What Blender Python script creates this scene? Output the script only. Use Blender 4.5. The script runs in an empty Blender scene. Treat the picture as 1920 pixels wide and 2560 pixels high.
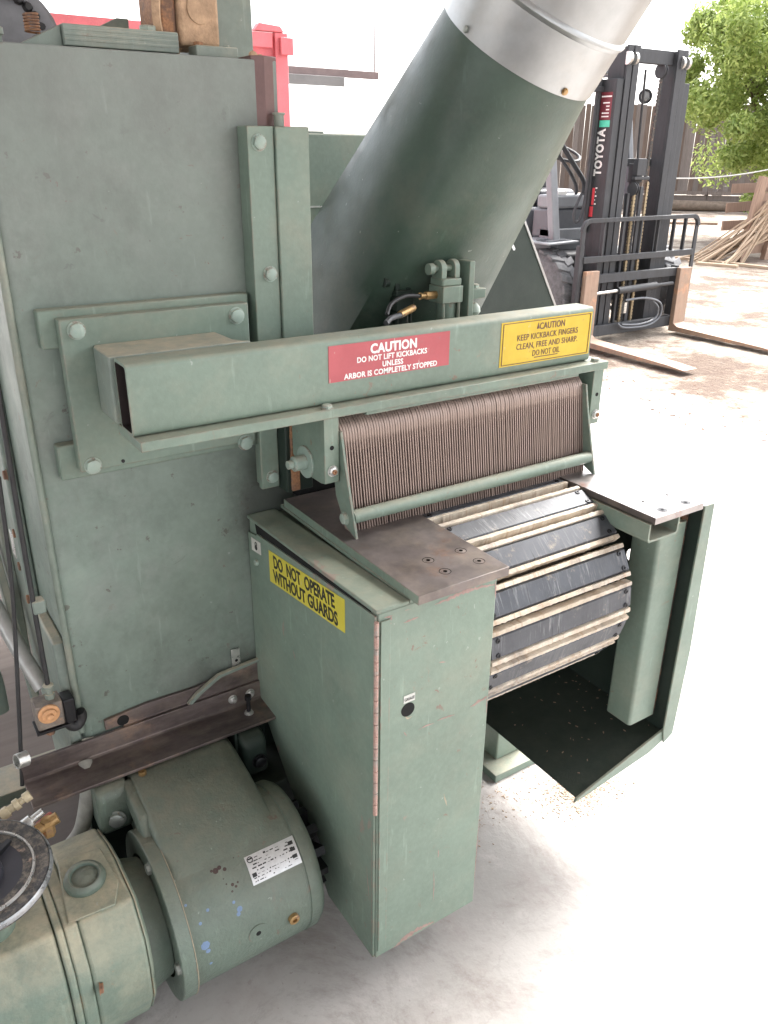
import bpy, bmesh, math, random
from mathutils import Vector, Matrix
random.seed(7)
R = math.radians
scn = bpy.context.scene
COL = scn.collection

# ------------------------------------------------------------------ camera, sky, sun
cd = bpy.data.cameras.new('camera'); cam = bpy.data.objects.new('camera', cd); COL.objects.link(cam)
yaw, pit, rol = 0.58724, 0.416518, -0.0106937
fwd = Vector((math.sin(yaw)*math.cos(pit), math.cos(yaw)*math.cos(pit), -math.sin(pit)))
rt = Vector((math.cos(yaw), -math.sin(yaw), 0)); dn = fwd.cross(rt)
r2 = rt*math.cos(rol) + dn*math.sin(rol); d2 = dn*math.cos(rol) - rt*math.sin(rol)
cam.matrix_world = Matrix(((r2.x, -d2.x, -fwd.x, 0), (r2.y, -d2.y, -fwd.y, 0), (r2.z, -d2.z, -fwd.z, 1.5), (0, 0, 0, 1)))
cd.sensor_fit = 'VERTICAL'; cd.sensor_height = 24; cd.lens = 24*2042.4/2560
cd.clip_start = 0.05; cd.clip_end = 1000
scn.camera = cam

SUN_EL, SUN_AZ = 52, 76          # azimuth measured from +Y towards +X
w = bpy.data.worlds.new('World'); scn.world = w; w.use_nodes = True
nt = w.node_tree; nt.nodes.clear()
o = nt.nodes.new('ShaderNodeOutputWorld'); bg = nt.nodes.new('ShaderNodeBackground')
sky = nt.nodes.new('ShaderNodeTexSky'); sky.sky_type = 'NISHITA'; sky.sun_disc = False
sky.sun_elevation = R(SUN_EL); sky.sun_rotation = R(SUN_AZ); sky.dust_density = 4; sky.air_density = 1; sky.ozone_density = 1
hs = nt.nodes.new('ShaderNodeHueSaturation'); hs.inputs['Saturation'].default_value = 0.25
nt.links.new(sky.outputs[0], hs.inputs['Color']); nt.links.new(hs.outputs[0], bg.inputs[0])
bg.inputs[1].default_value = 0.15; nt.links.new(bg.outputs[0], o.inputs[0])
sd = bpy.data.lights.new('sun', 'SUN'); sd.energy = 1.4; sd.angle = R(20); sd.color = (1, .965, .92)
so = bpy.data.objects.new('sun', sd); COL.objects.link(so)
sv = Vector((math.sin(R(SUN_AZ))*math.cos(R(SUN_EL)), math.cos(R(SUN_AZ))*math.cos(R(SUN_EL)), math.sin(R(SUN_EL))))
so.rotation_euler = sv.to_track_quat('Z', 'Y').to_euler()
vs = scn.view_settings
vs.view_transform = 'Standard'; vs.look = 'None'; vs.gamma = 1; vs.use_curve_mapping = False; vs.exposure = 2.55
scn.cycles.max_bounces = 8; scn.cycles.diffuse_bounces = 4; scn.cycles.use_denoising = True

# ------------------------------------------------------------------ materials
MC = {}
def srgb(r, g, b):
    f = lambda c: (c/255/12.92 if c/255 <= .04045 else ((c/255+.055)/1.055)**2.4)
    return (f(r), f(g), f(b), 1)
def base_mat(name):
    m = bpy.data.materials.new(name); m.use_nodes = True
    n = m.node_tree; b = n.nodes['Principled BSDF']
    return m, n, b
def N(n, t, **kw):
    x = n.nodes.new(t)
    for k, v in kw.items():
        if k in x.inputs: x.inputs[k].default_value = v
        else: setattr(x, k, v)
    return x
def noise(n, scale, detail=4, rough=.55, vec=None, dist=0):
    x = N(n, 'ShaderNodeTexNoise'); x.inputs['Scale'].default_value = scale; x.inputs['Detail'].default_value = detail
    x.inputs['Roughness'].default_value = rough; x.inputs['Distortion'].default_value = dist
    if vec: n.links.new(vec, x.inputs['Vector'])
    return x.outputs['Fac']
def ramp(n, fac, lo, hi, a=0., b=1.):
    x = N(n, 'ShaderNodeMapRange'); x.clamp = True
    n.links.new(fac, x.inputs[0]); x.inputs[1].default_value = lo; x.inputs[2].default_value = hi
    x.inputs[3].default_value = a; x.inputs[4].default_value = b
    return x.outputs[0]
def mix(n, fac, a, b, mode='MIX'):
    x = N(n, 'ShaderNodeMix'); x.data_type = 'RGBA'; x.blend_type = mode
    if isinstance(fac, float) or isinstance(fac, int): x.inputs[0].default_value = fac
    else: n.links.new(fac, x.inputs[0])
    for i, v in ((6, a), (7, b)):
        if isinstance(v, (tuple, list)): x.inputs[i].default_value = tuple(v)+((1,) if len(v) == 3 else ())
        else: n.links.new(v, x.inputs[i])
    return x.outputs[2]
def mth(n, op, a, b=None):
    x = N(n, 'ShaderNodeMath'); x.operation = op
    for i, v in ((0, a), (1, b)):
        if v is None: continue
        if isinstance(v, (int, float)): x.inputs[i].default_value = v
        else: n.links.new(v, x.inputs[i])
    return x.outputs[0]
def coords(n, which='world', off=0, sc=(1, 1, 1)):
    if which == 'world':
        g = N(n, 'ShaderNodeNewGeometry'); v = g.outputs['Position']
    else:
        g = N(n, 'ShaderNodeTexCoord'); v = g.outputs['Object']
    mp = N(n, 'ShaderNodeMapping'); mp.inputs['Location'].default_value = (off, off*1.7, off*.6); mp.inputs['Scale'].default_value = sc
    n.links.new(v, mp.inputs['Vector']); return mp.outputs[0]
def bump(n, b, h, strength=.2, dist=.002):
    x = N(n, 'ShaderNodeBump'); x.inputs['Strength'].default_value = strength; x.inputs['Distance'].default_value = dist
    n.links.new(h, x.inputs['Height']); n.links.new(x.outputs[0], b.inputs['Normal'])

def paint(name, col=(.165, .235, .185), dust=.35, chips=.4, edge=.5, rough=.42, seed=0, grain=1, dustcol=(.42, .37, .28), chipcol=(.22, .13, .10), mottled=.35, grime=.0, scrape=0, bumpy=1., stains_pale_top=False):
    if name in MC: return MC[name]
    m, n, b = base_mat(name)
    v = coords(n, 'world', seed)
    big = noise(n, 3.2, 5, .6, v); mid = noise(n, 14, 6, .65, v); fine = noise(n, 90, 3, .6, v)
    c = mix(n, ramp(n, big, .3, .7), tuple(x*(1-mottled*.45) for x in col), tuple(min(1, x*(1+mottled*.55)) for x in col))
    c = mix(n, ramp(n, mid, .35, .75, 0, mottled*.7), c, tuple(x*.72+.03 for x in col))
    c = mix(n, ramp(n, fine, .42, .66, 0, .22), c, tuple(min(1, x*1.45) for x in col))
    # general film of dust, thicker where it can settle
    geo = N(n, 'ShaderNodeNewGeometry'); sep = N(n, 'ShaderNodeSeparateXYZ'); n.links.new(geo.outputs['Normal'], sep.inputs[0])
    up = ramp(n, sep.outputs[2], .35, .95)
    film = ramp(n, noise(n, 6, 7, .7, coords(n, 'world', seed+9)), .48, .75, 0, dust*.55)
    settle = mth(n, 'MULTIPLY', up, ramp(n, noise(n, 30, 5, .7, coords(n, 'world', seed+3)), .3, .7, dust*.35, dust*1.3))
    d = mth(n, 'MINIMUM', mth(n, 'ADD', film, settle), .93)
    c = mix(n, d, c, dustcol)
    if grime:
        gm = ramp(n, noise(n, 5, 8, .75, coords(n, 'world', seed+21, (1, 1, .6))), .5, .68, 0, grime)
        c = mix(n, gm, c, (.035, .03, .026))
    sm = ramp(n, noise(n, 2.1, 9, .78, coords(n, 'world', seed+77), .5), .50, .70, 0, mottled*.75)
    c = mix(n, sm, c, tuple(x*.62+.012 for x in col))
    sl = ramp(n, noise(n, 1.4, 6, .6, coords(n, 'world', seed+83)), .48, .68, 0, mottled*.8)
    c = mix(n, sl, c, tuple(min(1, x*1.10+.05) for x in col))
    area = ramp(n, noise(n, 4.0, 3, .5, coords(n, 'world', seed+91)), .45, .62)
    # small chips and scratches
    if chips:
        cn = ramp(n, noise(n, 38, 5, .7, coords(n, 'world', seed+30), .6), .675-.03*chips, .69-.03*chips)
        c = mix(n, mth(n, 'MULTIPLY', area, mth(n, 'MULTIPLY', cn, min(1., chips*1.3))), c, tuple(x*.8 for x in chipcol))
        bl = ramp(n, noise(n, 17, 6, .75, coords(n, 'world', seed+44, (1, 1, .5)), 1.), .675-.03*chips, .695-.03*chips, 0, .6*chips)
        c = mix(n, mth(n, 'MULTIPLY', area, bl), c, chipcol)
        lt = ramp(n, noise(n, 60, 4, .6, coords(n, 'world', seed+97, (1, 1, .12))), .64, .70, 0, .22)
        c = mix(n, lt, c, tuple(min(1, x*1.9+.03) for x in col))
        if scrape:
            sc_ = ramp(n, noise(n, 5.5, 8, .62, coords(n, 'world', seed+70, (1, 1, .55)), .4), .655, .667, 0, scrape)
            c = mix(n, sc_, c, (.33, .20, .175))
        ws = ramp(n, noise(n, 70, 3, .5, coords(n, 'world', seed+50)), .735, .75, 0, .35)
        c = mix(n, ws, c, (.45, .48, .44))
    if edge:
        bv = N(n, 'ShaderNodeBevel'); bv.samples = 4; bv.inputs['Radius'].default_value = .0045
        dt = N(n, 'ShaderNodeVectorMath'); dt.operation = 'DOT_PRODUCT'
        n.links.new(bv.outputs[0], dt.inputs[0]); n.links.new(geo.outputs['Normal'], dt.inputs[1])
        e = ramp(n, dt.outputs['Value'], .985, .90)
        en = ramp(n, noise(n, 22, 6, .75, coords(n, 'world', seed+60)), .66-.22*edge, .72-.2*edge)
        c = mix(n, mth(n, 'MULTIPLY', mth(n, 'MULTIPLY', e, en), .85), c, chipcol)
    if stains_pale_top:
        sp1 = ramp(n, noise(n, 15, 6, .72, coords(n, 'world', 14), .6), .625, .665, 0, .5)
        c = mix(n, mth(n, 'MULTIPLY', sp1, ramp(n, noise(n, 3, 3, .5, coords(n, 'world', 19)), .42, .58)), c, (.075, .078, .075))
        sp2 = ramp(n, noise(n, 34, 5, .65, coords(n, 'world', 24)), .66, .69, 0, .65)
        c = mix(n, sp2, c, (.09, .07, .06))
        gp_ = N(n, 'ShaderNodeNewGeometry'); sx_ = N(n, 'ShaderNodeSeparateXYZ'); n.links.new(gp_.outputs['Position'], sx_.inputs[0])
        wob = mth(n, 'MULTIPLY', mth(n, 'SUBTRACT', noise(n, 7, 6, .7, coords(n, 'world', 3)), .5), .22)
        X_ = mth(n, 'ADD', sx_.outputs[0], wob); Z_ = mth(n, 'ADD', sx_.outputs[2], wob)
        m1 = mth(n, 'MULTIPLY', ramp(n, X_, .61, .68), mth(n, 'MULTIPLY', ramp(n, Z_, 1.62, 1.50), ramp(n, Z_, 1.20, 1.34)))
        m2 = mth(n, 'MULTIPLY', ramp(n, X_, .38, .50), ramp(n, Z_, .56, .47))
        m3 = mth(n, 'MULTIPLY', ramp(n, X_, .54, .62), mth(n, 'MULTIPLY', ramp(n, Z_, 1.0, .93), ramp(n, Z_, .70, .85)))
        mm = mth(n, 'MINIMUM', mth(n, 'ADD', mth(n, 'ADD', m1, m2), m3), 1.)
        c = mix(n, mth(n, 'MULTIPLY', mm, .75), c, (.045, .045, .038))
        m4 = mth(n, 'MULTIPLY', ramp(n, Z_, 1.15, 1.60), .5)  # paler and greyer towards the top
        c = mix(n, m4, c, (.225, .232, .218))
    n.links.new(c, b.inputs['Base Color'])
    r = ramp(n, mid, .3, .7, rough-.06, rough+.12); r = mth(n, 'ADD', r, mth(n, 'MULTIPLY', d, .4)); n.links.new(r, b.inputs['Roughness'])
    h = mth(n, 'ADD', mth(n, 'MULTIPLY', noise(n, 160*grain, 3, .6, v), .6), mth(n, 'MULTIPLY', mid, .8))
    bump(n, b, h, .22*bumpy, .0022*bumpy)
    MC[name] = m; return m

def metal(name, col, rough=.4, var=.3, rust=0, rustcol=(.20, .10, .06), met=.85, scale=20, seed=0, streak=(1, 1, 1), dust=0):
    if name in MC: return MC[name]
    m, n, b = base_mat(name)
    v = coords(n, 'world', seed, streak)
    a = noise(n, scale, 6, .65, v); f = noise(n, scale*6, 3, .6, v)
    c = mix(n, ramp(n, a, .3, .7), tuple(x*(1-var) for x in col), tuple(min(1, x*(1+var)) for x in col))
    c = mix(n, ramp(n, f, .4, .7, 0, var*.8), c, tuple(x*.6 for x in col))
    mt = met
    if rust:
        rn = ramp(n, noise(n, scale*.7, 7, .7, coords(n, 'world', seed+5)), .62-.3*rust, .72-.25*rust)
        c = mix(n, rn, c, mix(n, ramp(n, f, .3, .7), rustcol, tuple(x*1.8 for x in rustcol)))
        n.links.new(ramp(n, rn, 0, 1, met, .05), b.inputs['Metallic'])
    else: b.inputs['Metallic'].default_value = met
    if dust:
        dn_ = ramp(n, noise(n, scale*1.3, 6, .7, coords(n, 'world', seed+15)), .45, .75, 0, dust)
        c = mix(n, dn_, c, (.45, .37, .28))
    n.links.new(c, b.inputs['Base Color'])
    n.links.new(ramp(n, a, .25, .75, max(.05, rough-.12), min(1, rough+.15)), b.inputs['Roughness'])
    bump(n, b, f, .15, .001)
    MC[name] = m; return m

def plain(name, col, rough=.5, met=0, var=.15, scale=25, seed=0, emit=None, bumps=.1):
    if name in MC: return MC[name]
    m, n, b = base_mat(name)
    v = coords(n, 'world', seed)
    a = noise(n, scale, 5, .65, v)
    c = mix(n, ramp(n, a, .3, .7), tuple(x*(1-var) for x in col), tuple(min(1, x*(1+var)) for x in col))
    n.links.new(c, b.inputs['Base Color']); b.inputs['Roughness'].default_value = rough; b.inputs['Metallic'].default_value = met
    if bumps: bump(n, b, noise(n, scale*5, 4, .6, v), bumps, .002)
    MC[name] = m; return m

def wood(name, col, dark, scale=8, axis=2, seed=0, rough=.8, dots=0):
    if name in MC: return MC[name]
    m, n, b = base_mat(name)
    sc = [9, 9, 9]; sc[axis] = .6
    tc = N(n, 'ShaderNodeTexCoord'); oi = N(n, 'ShaderNodeObjectInfo')
    ad = N(n, 'ShaderNodeVectorMath'); ad.operation = 'ADD'; mp = N(n, 'ShaderNodeMapping'); mp.inputs['Scale'].default_value = sc
    n.links.new(tc.outputs['Object'], mp.inputs[0]); n.links.new(mp.outputs[0], ad.inputs[0])
    cm = N(n, 'ShaderNodeCombineXYZ'); ml = mth(n, 'MULTIPLY', oi.outputs['Random'], 37.)
    n.links.new(ml, cm.inputs[0]); n.links.new(ml, cm.inputs[1]); n.links.new(cm.outputs[0], ad.inputs[1])
    a = noise(n, scale, 6, .65, ad.outputs[0])
    c = mix(n, ramp(n, a, .3, .7), dark, col)
    c = mix(n, ramp(n, oi.outputs['Random'], 0, 1, 0, .45), c, tuple(x*.6 for x in dark))
    n.links.new(c, b.inputs['Base Color']); b.inputs['Roughness'].default_value = rough
    bump(n, b, a, .35, .004)
    MC[name] = m; return m

GREEN = paint('green_paint', col=(.166, .222, .178), dust=.5, chips=.8, edge=.85, chipcol=(.27, .20, .155), seed=1)
GREEN_CAB = paint('cabinet_green_paint', col=(.166, .212, .178), dust=.6, chips=.7, edge=.25, seed=12, grain=.8, dustcol=(.31, .295, .285), mottled=.7, grime=.35, stains_pale_top=True)
GREEN_BOX = paint('guard_box_green_paint', col=(.172, .230, .182), scrape=.5, dust=.4, chips=.8, edge=.75, seed=23, chipcol=(.28, .16, .13))
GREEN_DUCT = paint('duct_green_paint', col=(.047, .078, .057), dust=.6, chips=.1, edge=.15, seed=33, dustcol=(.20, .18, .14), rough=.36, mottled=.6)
GREEN_SHADED = paint('shaded_green_paint', col=(.0085, .020, .0135), dust=.05, chips=0, edge=0, seed=41, rough=.6)  # near-black green: shade of recessed parts put into the colour
GREEN_MOTOR = paint('motor_green_paint', col=(.112, .150, .120), dust=.55, chips=.7, edge=.35, seed=52, grain=.9, rough=.38, dustcol=(.24, .22, .165), bumpy=2.2, grime=.35)
GREEN_GEAR = paint('gearbox_green_paint', col=(.155, .205, .162), bumpy=1.8, grime=.25, dust=.85, chips=.5, edge=.6, seed=63, grain=.9, dustcol=(.52, .46, .33), chipcol=(.4, .27, .16))
GREEN_DUSTY = paint('dusty_green_paint', col=(.185, .225, .195), dust=.75, chips=.2, edge=.3, seed=71, dustcol=(.50, .43, .32))
SAWDUST = plain('caked_sawdust', (.46, .31, .20), .95, 0, .3, 45, bumps=.9)
PLATE = metal('worn_steel_plate', (.185, .160, .152), .44, .3, .15, (.12, .075, .055), .6, 12, 3, dust=.3)
PLATE_R = metal('bright_steel_plate', (.34, .315, .31), .36, .2, .1, (.2, .12, .1), .75, 16, 8, dust=.15)
FINGER = metal('brown_steel_finger', (.31, .235, .20), .5, .12, .0, (.17, .09, .065), .45, 30, 2)
BOLT = metal('dull_bolt_steel', (.36, .38, .35), .42, .25, .12, (.3, .2, .12), .6, 60, 4)
BOLT_G = paint('painted_bolt', col=(.28, .36, .31), dust=.8, chips=.6, edge=.8, seed=80, dustcol=(.5, .45, .36), rough=.35)
RUSTY = metal('rusty_bolt_steel', (.20, .12, .085), .7, .35, .6, (.24, .12, .06), .3, 50, 6)
BLACKOX = metal('black_oxide_steel', (.03, .03, .033), .38, .3, 0, (0, 0, 0), .6, 40, 1)
ANGLE = metal('brown_mill_steel', (.16, .13, .125), .45, .4, .2, (.17, .11, .08), .6, 9, 9, (1, 4, 4), dust=.3)
GALV = metal('galvanized_sheet', (.42, .43, .43), .34, .22, 0, (0, 0, 0), .75, 5, 5, dust=.25)
ZINC = metal('zinc_hardware', (.58, .58, .56), .3, .15, 0, (0, 0, 0), .8, 60, 5)
BRASS = metal('brass_fitting', (.42, .27, .12), .4, .3, .2, (.2, .12, .07), .7, 60, 5)
BROWNTUBE = paint('brown_red_paint', col=(.155, .085, .08), dust=.3, chips=.4, edge=.4, seed=90, dustcol=(.3, .22, .18))
BLACK_PAD = metal('black_worn_pad', (.065, .069, .080), .34, .6, 0, (0, 0, 0), .3, 22, 13, (3.0, .5, .5), dust=.12)
CREAM = None
RUBBER = plain('black_rubber', (.028, .027, .028), .55, 0, .3, 40)
TYRE = plain('tyre_rubber', (.13, .13, .135), .8, 0, .3, 30, bumps=.4)
HOLE = plain('dark_recess', (.006, .006, .006), .9, 0, .1)
def worn_label(name, col, dirt, seed):
    m, n, b = base_mat(name)
    c = mix(n, ramp(n, noise(n, 18, 5, .6, coords(n, 'world', seed)), .3, .7), tuple(x*.9 for x in col), tuple(min(1, x*1.06+.01) for x in col))
    c = mix(n, ramp(n, noise(n, 55, 6, .75, coords(n, 'world', seed+4)), .60, .68, 0, .55), c, dirt)
    c = mix(n, ramp(n, noise(n, 120, 3, .6, coords(n, 'world', seed+8, (1, 1, .3))), .68, .71, 0, .6), c, (.5, .48, .42))
    n.links.new(c, b.inputs['Base Color']); b.inputs['Roughness'].default_value = .42
    return m
YEL = worn_label('yellow_label', (.62, .43, .03), (.40, .27, .06), 2)
YEL2 = worn_label('lemon_label', (.60, .52, .05), (.42, .37, .09), 9)
RED = worn_label('red_label', (.44, .085, .10), (.33, .12, .13), 5)
WHITE = plain('white_print', (.80, .80, .78), .4, 0, .05, 60, bumps=0)
BROWNINK = plain('brown_print', (.12, .06, .045), .4, 0, .1, 60, bumps=0)
BLACKINK = plain('black_print', (.02, .02, .02), .4, 0, .1, 60, bumps=0)
ALU = plain('aluminium_nameplate', (.62, .62, .62), .35, .6, .1, 90, bumps=.05)
CONDUIT = plain('grey_conduit', (.30, .29, .26), .6, 0, .25, 30)
REDHOSE = plain('red_hose', (.42, .09, .06), .6, 0, .2, 30)
FL_BLACK = metal('forklift_black', (.045, .046, .050), .62, .4, 0, (.14, .09, .07), .05, 9, 21, (3, 3, .6), dust=0)
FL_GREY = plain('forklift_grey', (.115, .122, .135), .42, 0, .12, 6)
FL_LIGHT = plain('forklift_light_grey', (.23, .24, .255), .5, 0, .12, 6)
FL_SEAT = plain('black_vinyl', (.035, .035, .045), .4, 0, .2, 8)
FORK = metal('rusty_fork_steel', (.34, .235, .175), .6, .2, .3, (.33, .18, .11), .25, 10, 22, (3, 3, .5), dust=.3)
CHAIN = metal('greasy_chain_brass', (.34, .27, .17), .45, .35, 0, (0, 0, 0), .6, 60, 22)
REDPAINT = paint('red_paint', col=(.60, .13, .15), dust=.35, chips=.2, edge=.2, seed=99, dustcol=(.6, .35, .33), rough=.5)
FENCEW = wood('weathered_fence_wood', (.19, .155, .135), (.11, .085, .07), 6)
PINE = wood('pale_lumber', (.55, .42, .30), (.38, .27, .18), 6, axis=0)
PALLETW = wood('old_pallet_wood', (.36, .24, .17), (.22, .14, .10), 6)
LENS = plain('lamp_glass', (.34, .34, .33), .12, 0, .05)

def make_cream():
    m, n, b = base_mat('worn_cream_strip')
    v = coords(n, 'world', 0, (1, 1, 1))
    # short cross cuts that run around the strip: varied only along x
    vx = coords(n, 'world', 3, (1, .06, .06))
    cuts = noise(n, 130, 3, .7, vx); a = noise(n, 22, 6, .7, v)
    c = mix(n, ramp(n, a, .3, .7), (.42, .33, .24), (.70, .63, .53))
    c = mix(n, ramp(n, cuts, .56, .60, 0, .6), c, (.42, .29, .19))
    gr = ramp(n, noise(n, 9, 7, .75, coords(n, 'world', 8, (1, 1, 1))), .52, .66, 0, .7)
    c = mix(n, gr, c, (.25, .22, .20))
    n.links.new(c, b.inputs['Base Color']); b.inputs['Roughness'].default_value = .6
    bump(n, b, cuts, .6, .002)
    return m
CREAM = make_cream()

def make_concrete():
    m, n, b = base_mat('stained_concrete')
    v = coords(n, 'world', 0)
    a = noise(n, 1.3, 7, .65, v); c2 = noise(n, 7, 8, .7, v); f = noise(n, 60, 4, .6, v)
    c = mix(n, ramp(n, a, .35, .65), (.36, .338, .32), (.50, .475, .455))
    c = mix(n, ramp(n, c2, .5, .72, 0, .55), c, (.34, .29, .27))
    c = mix(n, ramp(n, noise(n, 4, 8, .75, coords(n, 'world', 11)), .56, .68, 0, .6), c, (.58, .54, .52))
    c = mix(n, ramp(n, noise(n, 24, 6, .8, coords(n, 'world', 17)), .62, .74, 0, .6), c, (.27, .22, .20))
    c = mix(n, ramp(n, f, .55, .75, 0, .25), c, (.25, .22, .2))
    c = mix(n, ramp(n, noise(n, 2.3, 9, .8, coords(n, 'world', 29), .8), .50, .62, 0, .65), c, (.25, .22, .20))
    c = mix(n, ramp(n, noise(n, 90, 2, .5, coords(n, 'world', 37)), .71, .73, 0, .4), c, (.22, .18, .16))
    vo = N(n, 'ShaderNodeTexVoronoi'); vo.feature = 'DISTANCE_TO_EDGE'; vo.inputs['Scale'].default_value = .55
    dv = N(n, 'ShaderNodeVectorMath'); dv.operation = 'ADD'
    nx = N(n, 'ShaderNodeTexNoise'); nx.inputs['Scale'].default_value = 3; nx.inputs['Detail'].default_value = 6; n.links.new(v, nx.inputs['Vector'])
    n.links.new(v, dv.inputs[0]); n.links.new(nx.outputs['Color'], dv.inputs[1]); n.links.new(dv.outputs[0], vo.inputs['Vector'])
    c = mix(n, ramp(n, vo.outputs['Distance'], .0, .002, .16, 0), c, (.2, .17, .16))
    n.links.new(c, b.inputs['Base Color'])
    n.links.new(ramp(n, a, .3, .7, .55, .85), b.inputs['Roughness'])
    bump(n, b, mth(n, 'ADD', f, mth(n, 'MULTIPLY', c2, 2.)), .3, .003)
    return m
CONC = make_concrete()
def make_dirt():
    m, n, b = base_mat('dry_dirt')
    v = coords(n, 'world', 0)
    a = noise(n, .5, 7, .65, v); c2 = noise(n, 3.2, 8, .75, v); f = noise(n, 25, 5, .7, v)
    c = mix(n, ramp(n, a, .35, .65), (.29, .24, .19), (.38, .33, .275))
    c = mix(n, ramp(n, c2, .5, .62, 0, .75), c, (.14, .092, .068))
    c = mix(n, ramp(n, noise(n, 1.1, 8, .75, coords(n, 'world', 7)), .47, .55, 0, .85), c, (.105, .068, .048))
    c = mix(n, ramp(n, f, .56, .64, 0, .65), c, (.17, .12, .09))
    g_ = N(n, 'ShaderNodeNewGeometry'); sx_ = N(n, 'ShaderNodeSeparateXYZ'); n.links.new(g_.outputs['Position'], sx_.inputs[0])
    e_ = mth(n, 'ADD', sx_.outputs[0], mth(n, 'MULTIPLY', noise(n, 4, 6, .7, coords(n, 'world', 2)), 1.2))
    c = mix(n, ramp(n, e_, 5.0, 5.3), (.40, .37, .355), c)
    n.links.new(c, b.inputs['Base Color']); b.inputs['Roughness'].default_value = .95
    bump(n, b, mth(n, 'ADD', f, mth(n, 'MULTIPLY', c2, 3.)), .8, .03)
    return m
DIRT = make_dirt()
def make_leaf(name, c1, c2, emitless=True):
    m, n, b = base_mat(name)
    oi = N(n, 'ShaderNodeNewGeometry')
    c = mix(n, oi.outputs['Random Per Island'], c1, c2)
    n.links.new(c, b.inputs['Base Color']); b.inputs['Roughness'].default_value = .55
    tr = N(n, 'ShaderNodeBsdfTranslucent'); n.links.new(c, tr.inputs[0])
    mx = N(n, 'ShaderNodeMixShader'); mx.inputs[0].default_value = .5
    out = [x for x in n.nodes if x.type == 'OUTPUT_MATERIAL'][0]
    n.links.new(b.outputs[0], mx.inputs[1]); n.links.new(tr.outputs[0], mx.inputs[2]); n.links.new(mx.outputs[0], out.inputs[0])
    return m
LEAF = make_leaf('green_leaf', (.19, .27, .055), (.50, .58, .20))
BARK = plain('bark', (.16, .12, .09), .9, 0, .3, 12, bumps=.6)

# ------------------------------------------------------------------ object helpers
def link(name, bm, mat, parent=None, smooth=False, bev=0, seg=2, loc=None, rot=None):
    me = bpy.data.meshes.new(name)
    bmesh.ops.recalc_face_normals(bm, faces=bm.faces)
    bm.to_mesh(me); bm.free()
    ob = bpy.data.objects.new(name, me); COL.objects.link(ob)
    mats = mat if isinstance(mat, (list, tuple)) else [mat]
    for m in mats: me.materials.append(m)
    if smooth:
        for p in me.polygons: p.use_smooth = True
    if bev:
        md = ob.modifiers.new('bevel', 'BEVEL'); md.width = bev; md.segments = seg; md.limit_method = 'ANGLE'; md.angle_limit = R(35)
        md.harden_normals = False
    if smooth or bev:
        for p in me.polygons: p.use_smooth = True
        try: me.set_sharp_from_angle(angle=R(38))
        except Exception: pass
    if parent: ob.parent = parent
    if loc: ob.location = loc
    if rot: ob.rotation_euler = rot
    return ob
def empty(name, loc, label, cat, group=None):
    e = bpy.data.objects.new(name, None); COL.objects.link(e); e.location = loc; e.empty_display_size = .1
    e['label'] = label; e['category'] = cat
    if group: e['group'] = group
    return e
def tag(ob, label, cat, group=None):
    ob['label'] = label; ob['category'] = cat
    if group: ob['group'] = group
    return ob
def box(bm, x0, x1, y0, y1, z0, z1, M=None):
    vs_ = [bm.verts.new((x, y, z)) for x in (x0, x1) for y in (y0, y1) for z in (z0, z1)]
    for f in ((0, 1, 3, 2), (4, 6, 7, 5), (0, 4, 5, 1), (2, 3, 7, 6), (0, 2, 6, 4), (1, 5, 7, 3)):
        bm.faces.new([vs_[i] for i in f])
    if M is not None: bmesh.ops.transform(bm, matrix=M, verts=vs_)
    return vs_
def prism(bm, pts, lo, hi, axis='x', M=None):
    """polygon pts given in the two other axes (in order x,y,z), extruded along axis from lo to hi"""
    def p3(a, b, t):
        return {'x': (t, a, b), 'y': (a, t, b), 'z': (a, b, t)}[axis]
    A = [bm.verts.new(p3(a, b, lo)) for a, b in pts]; B = [bm.verts.new(p3(a, b, hi)) for a, b in pts]
    k = len(pts)
    bm.faces.new(A); bm.faces.new(B[::-1])
    for i in range(k): bm.faces.new([A[i], A[(i+1) % k], B[(i+1) % k], B[i]])
    if M is not None: bmesh.ops.transform(bm, matrix=M, verts=A+B)
    return A+B
def frame(d, up=Vector((0, 0, 1))):
    d = Vector(d).normalized()
    if abs(d.dot(up)) > .98: up = Vector((0, 1, 0))
    x = up.cross(d).normalized(); y = d.cross(x)
    return x, y, d
def cyl(bm, p0, p1, r0, r1=None, seg=24, caps=True):
    p0 = Vector(p0); p1 = Vector(p1); r1 = r0 if r1 is None else r1
    x, y, d = frame(p1-p0)
    A = [bm.verts.new(p0+(x*math.cos(t)+y*math.sin(t))*r0) for t in [2*math.pi*i/seg for i in range(seg)]]
    B = [bm.verts.new(p1+(x*math.cos(t)+y*math.sin(t))*r1) for t in [2*math.pi*i/seg for i in range(seg)]]
    for i in range(seg): bm.faces.new([A[i], A[(i+1) % seg], B[(i+1) % seg], B[i]])
    if caps: bm.faces.new(A[::-1]); bm.faces.new(B)
    return A+B
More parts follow.
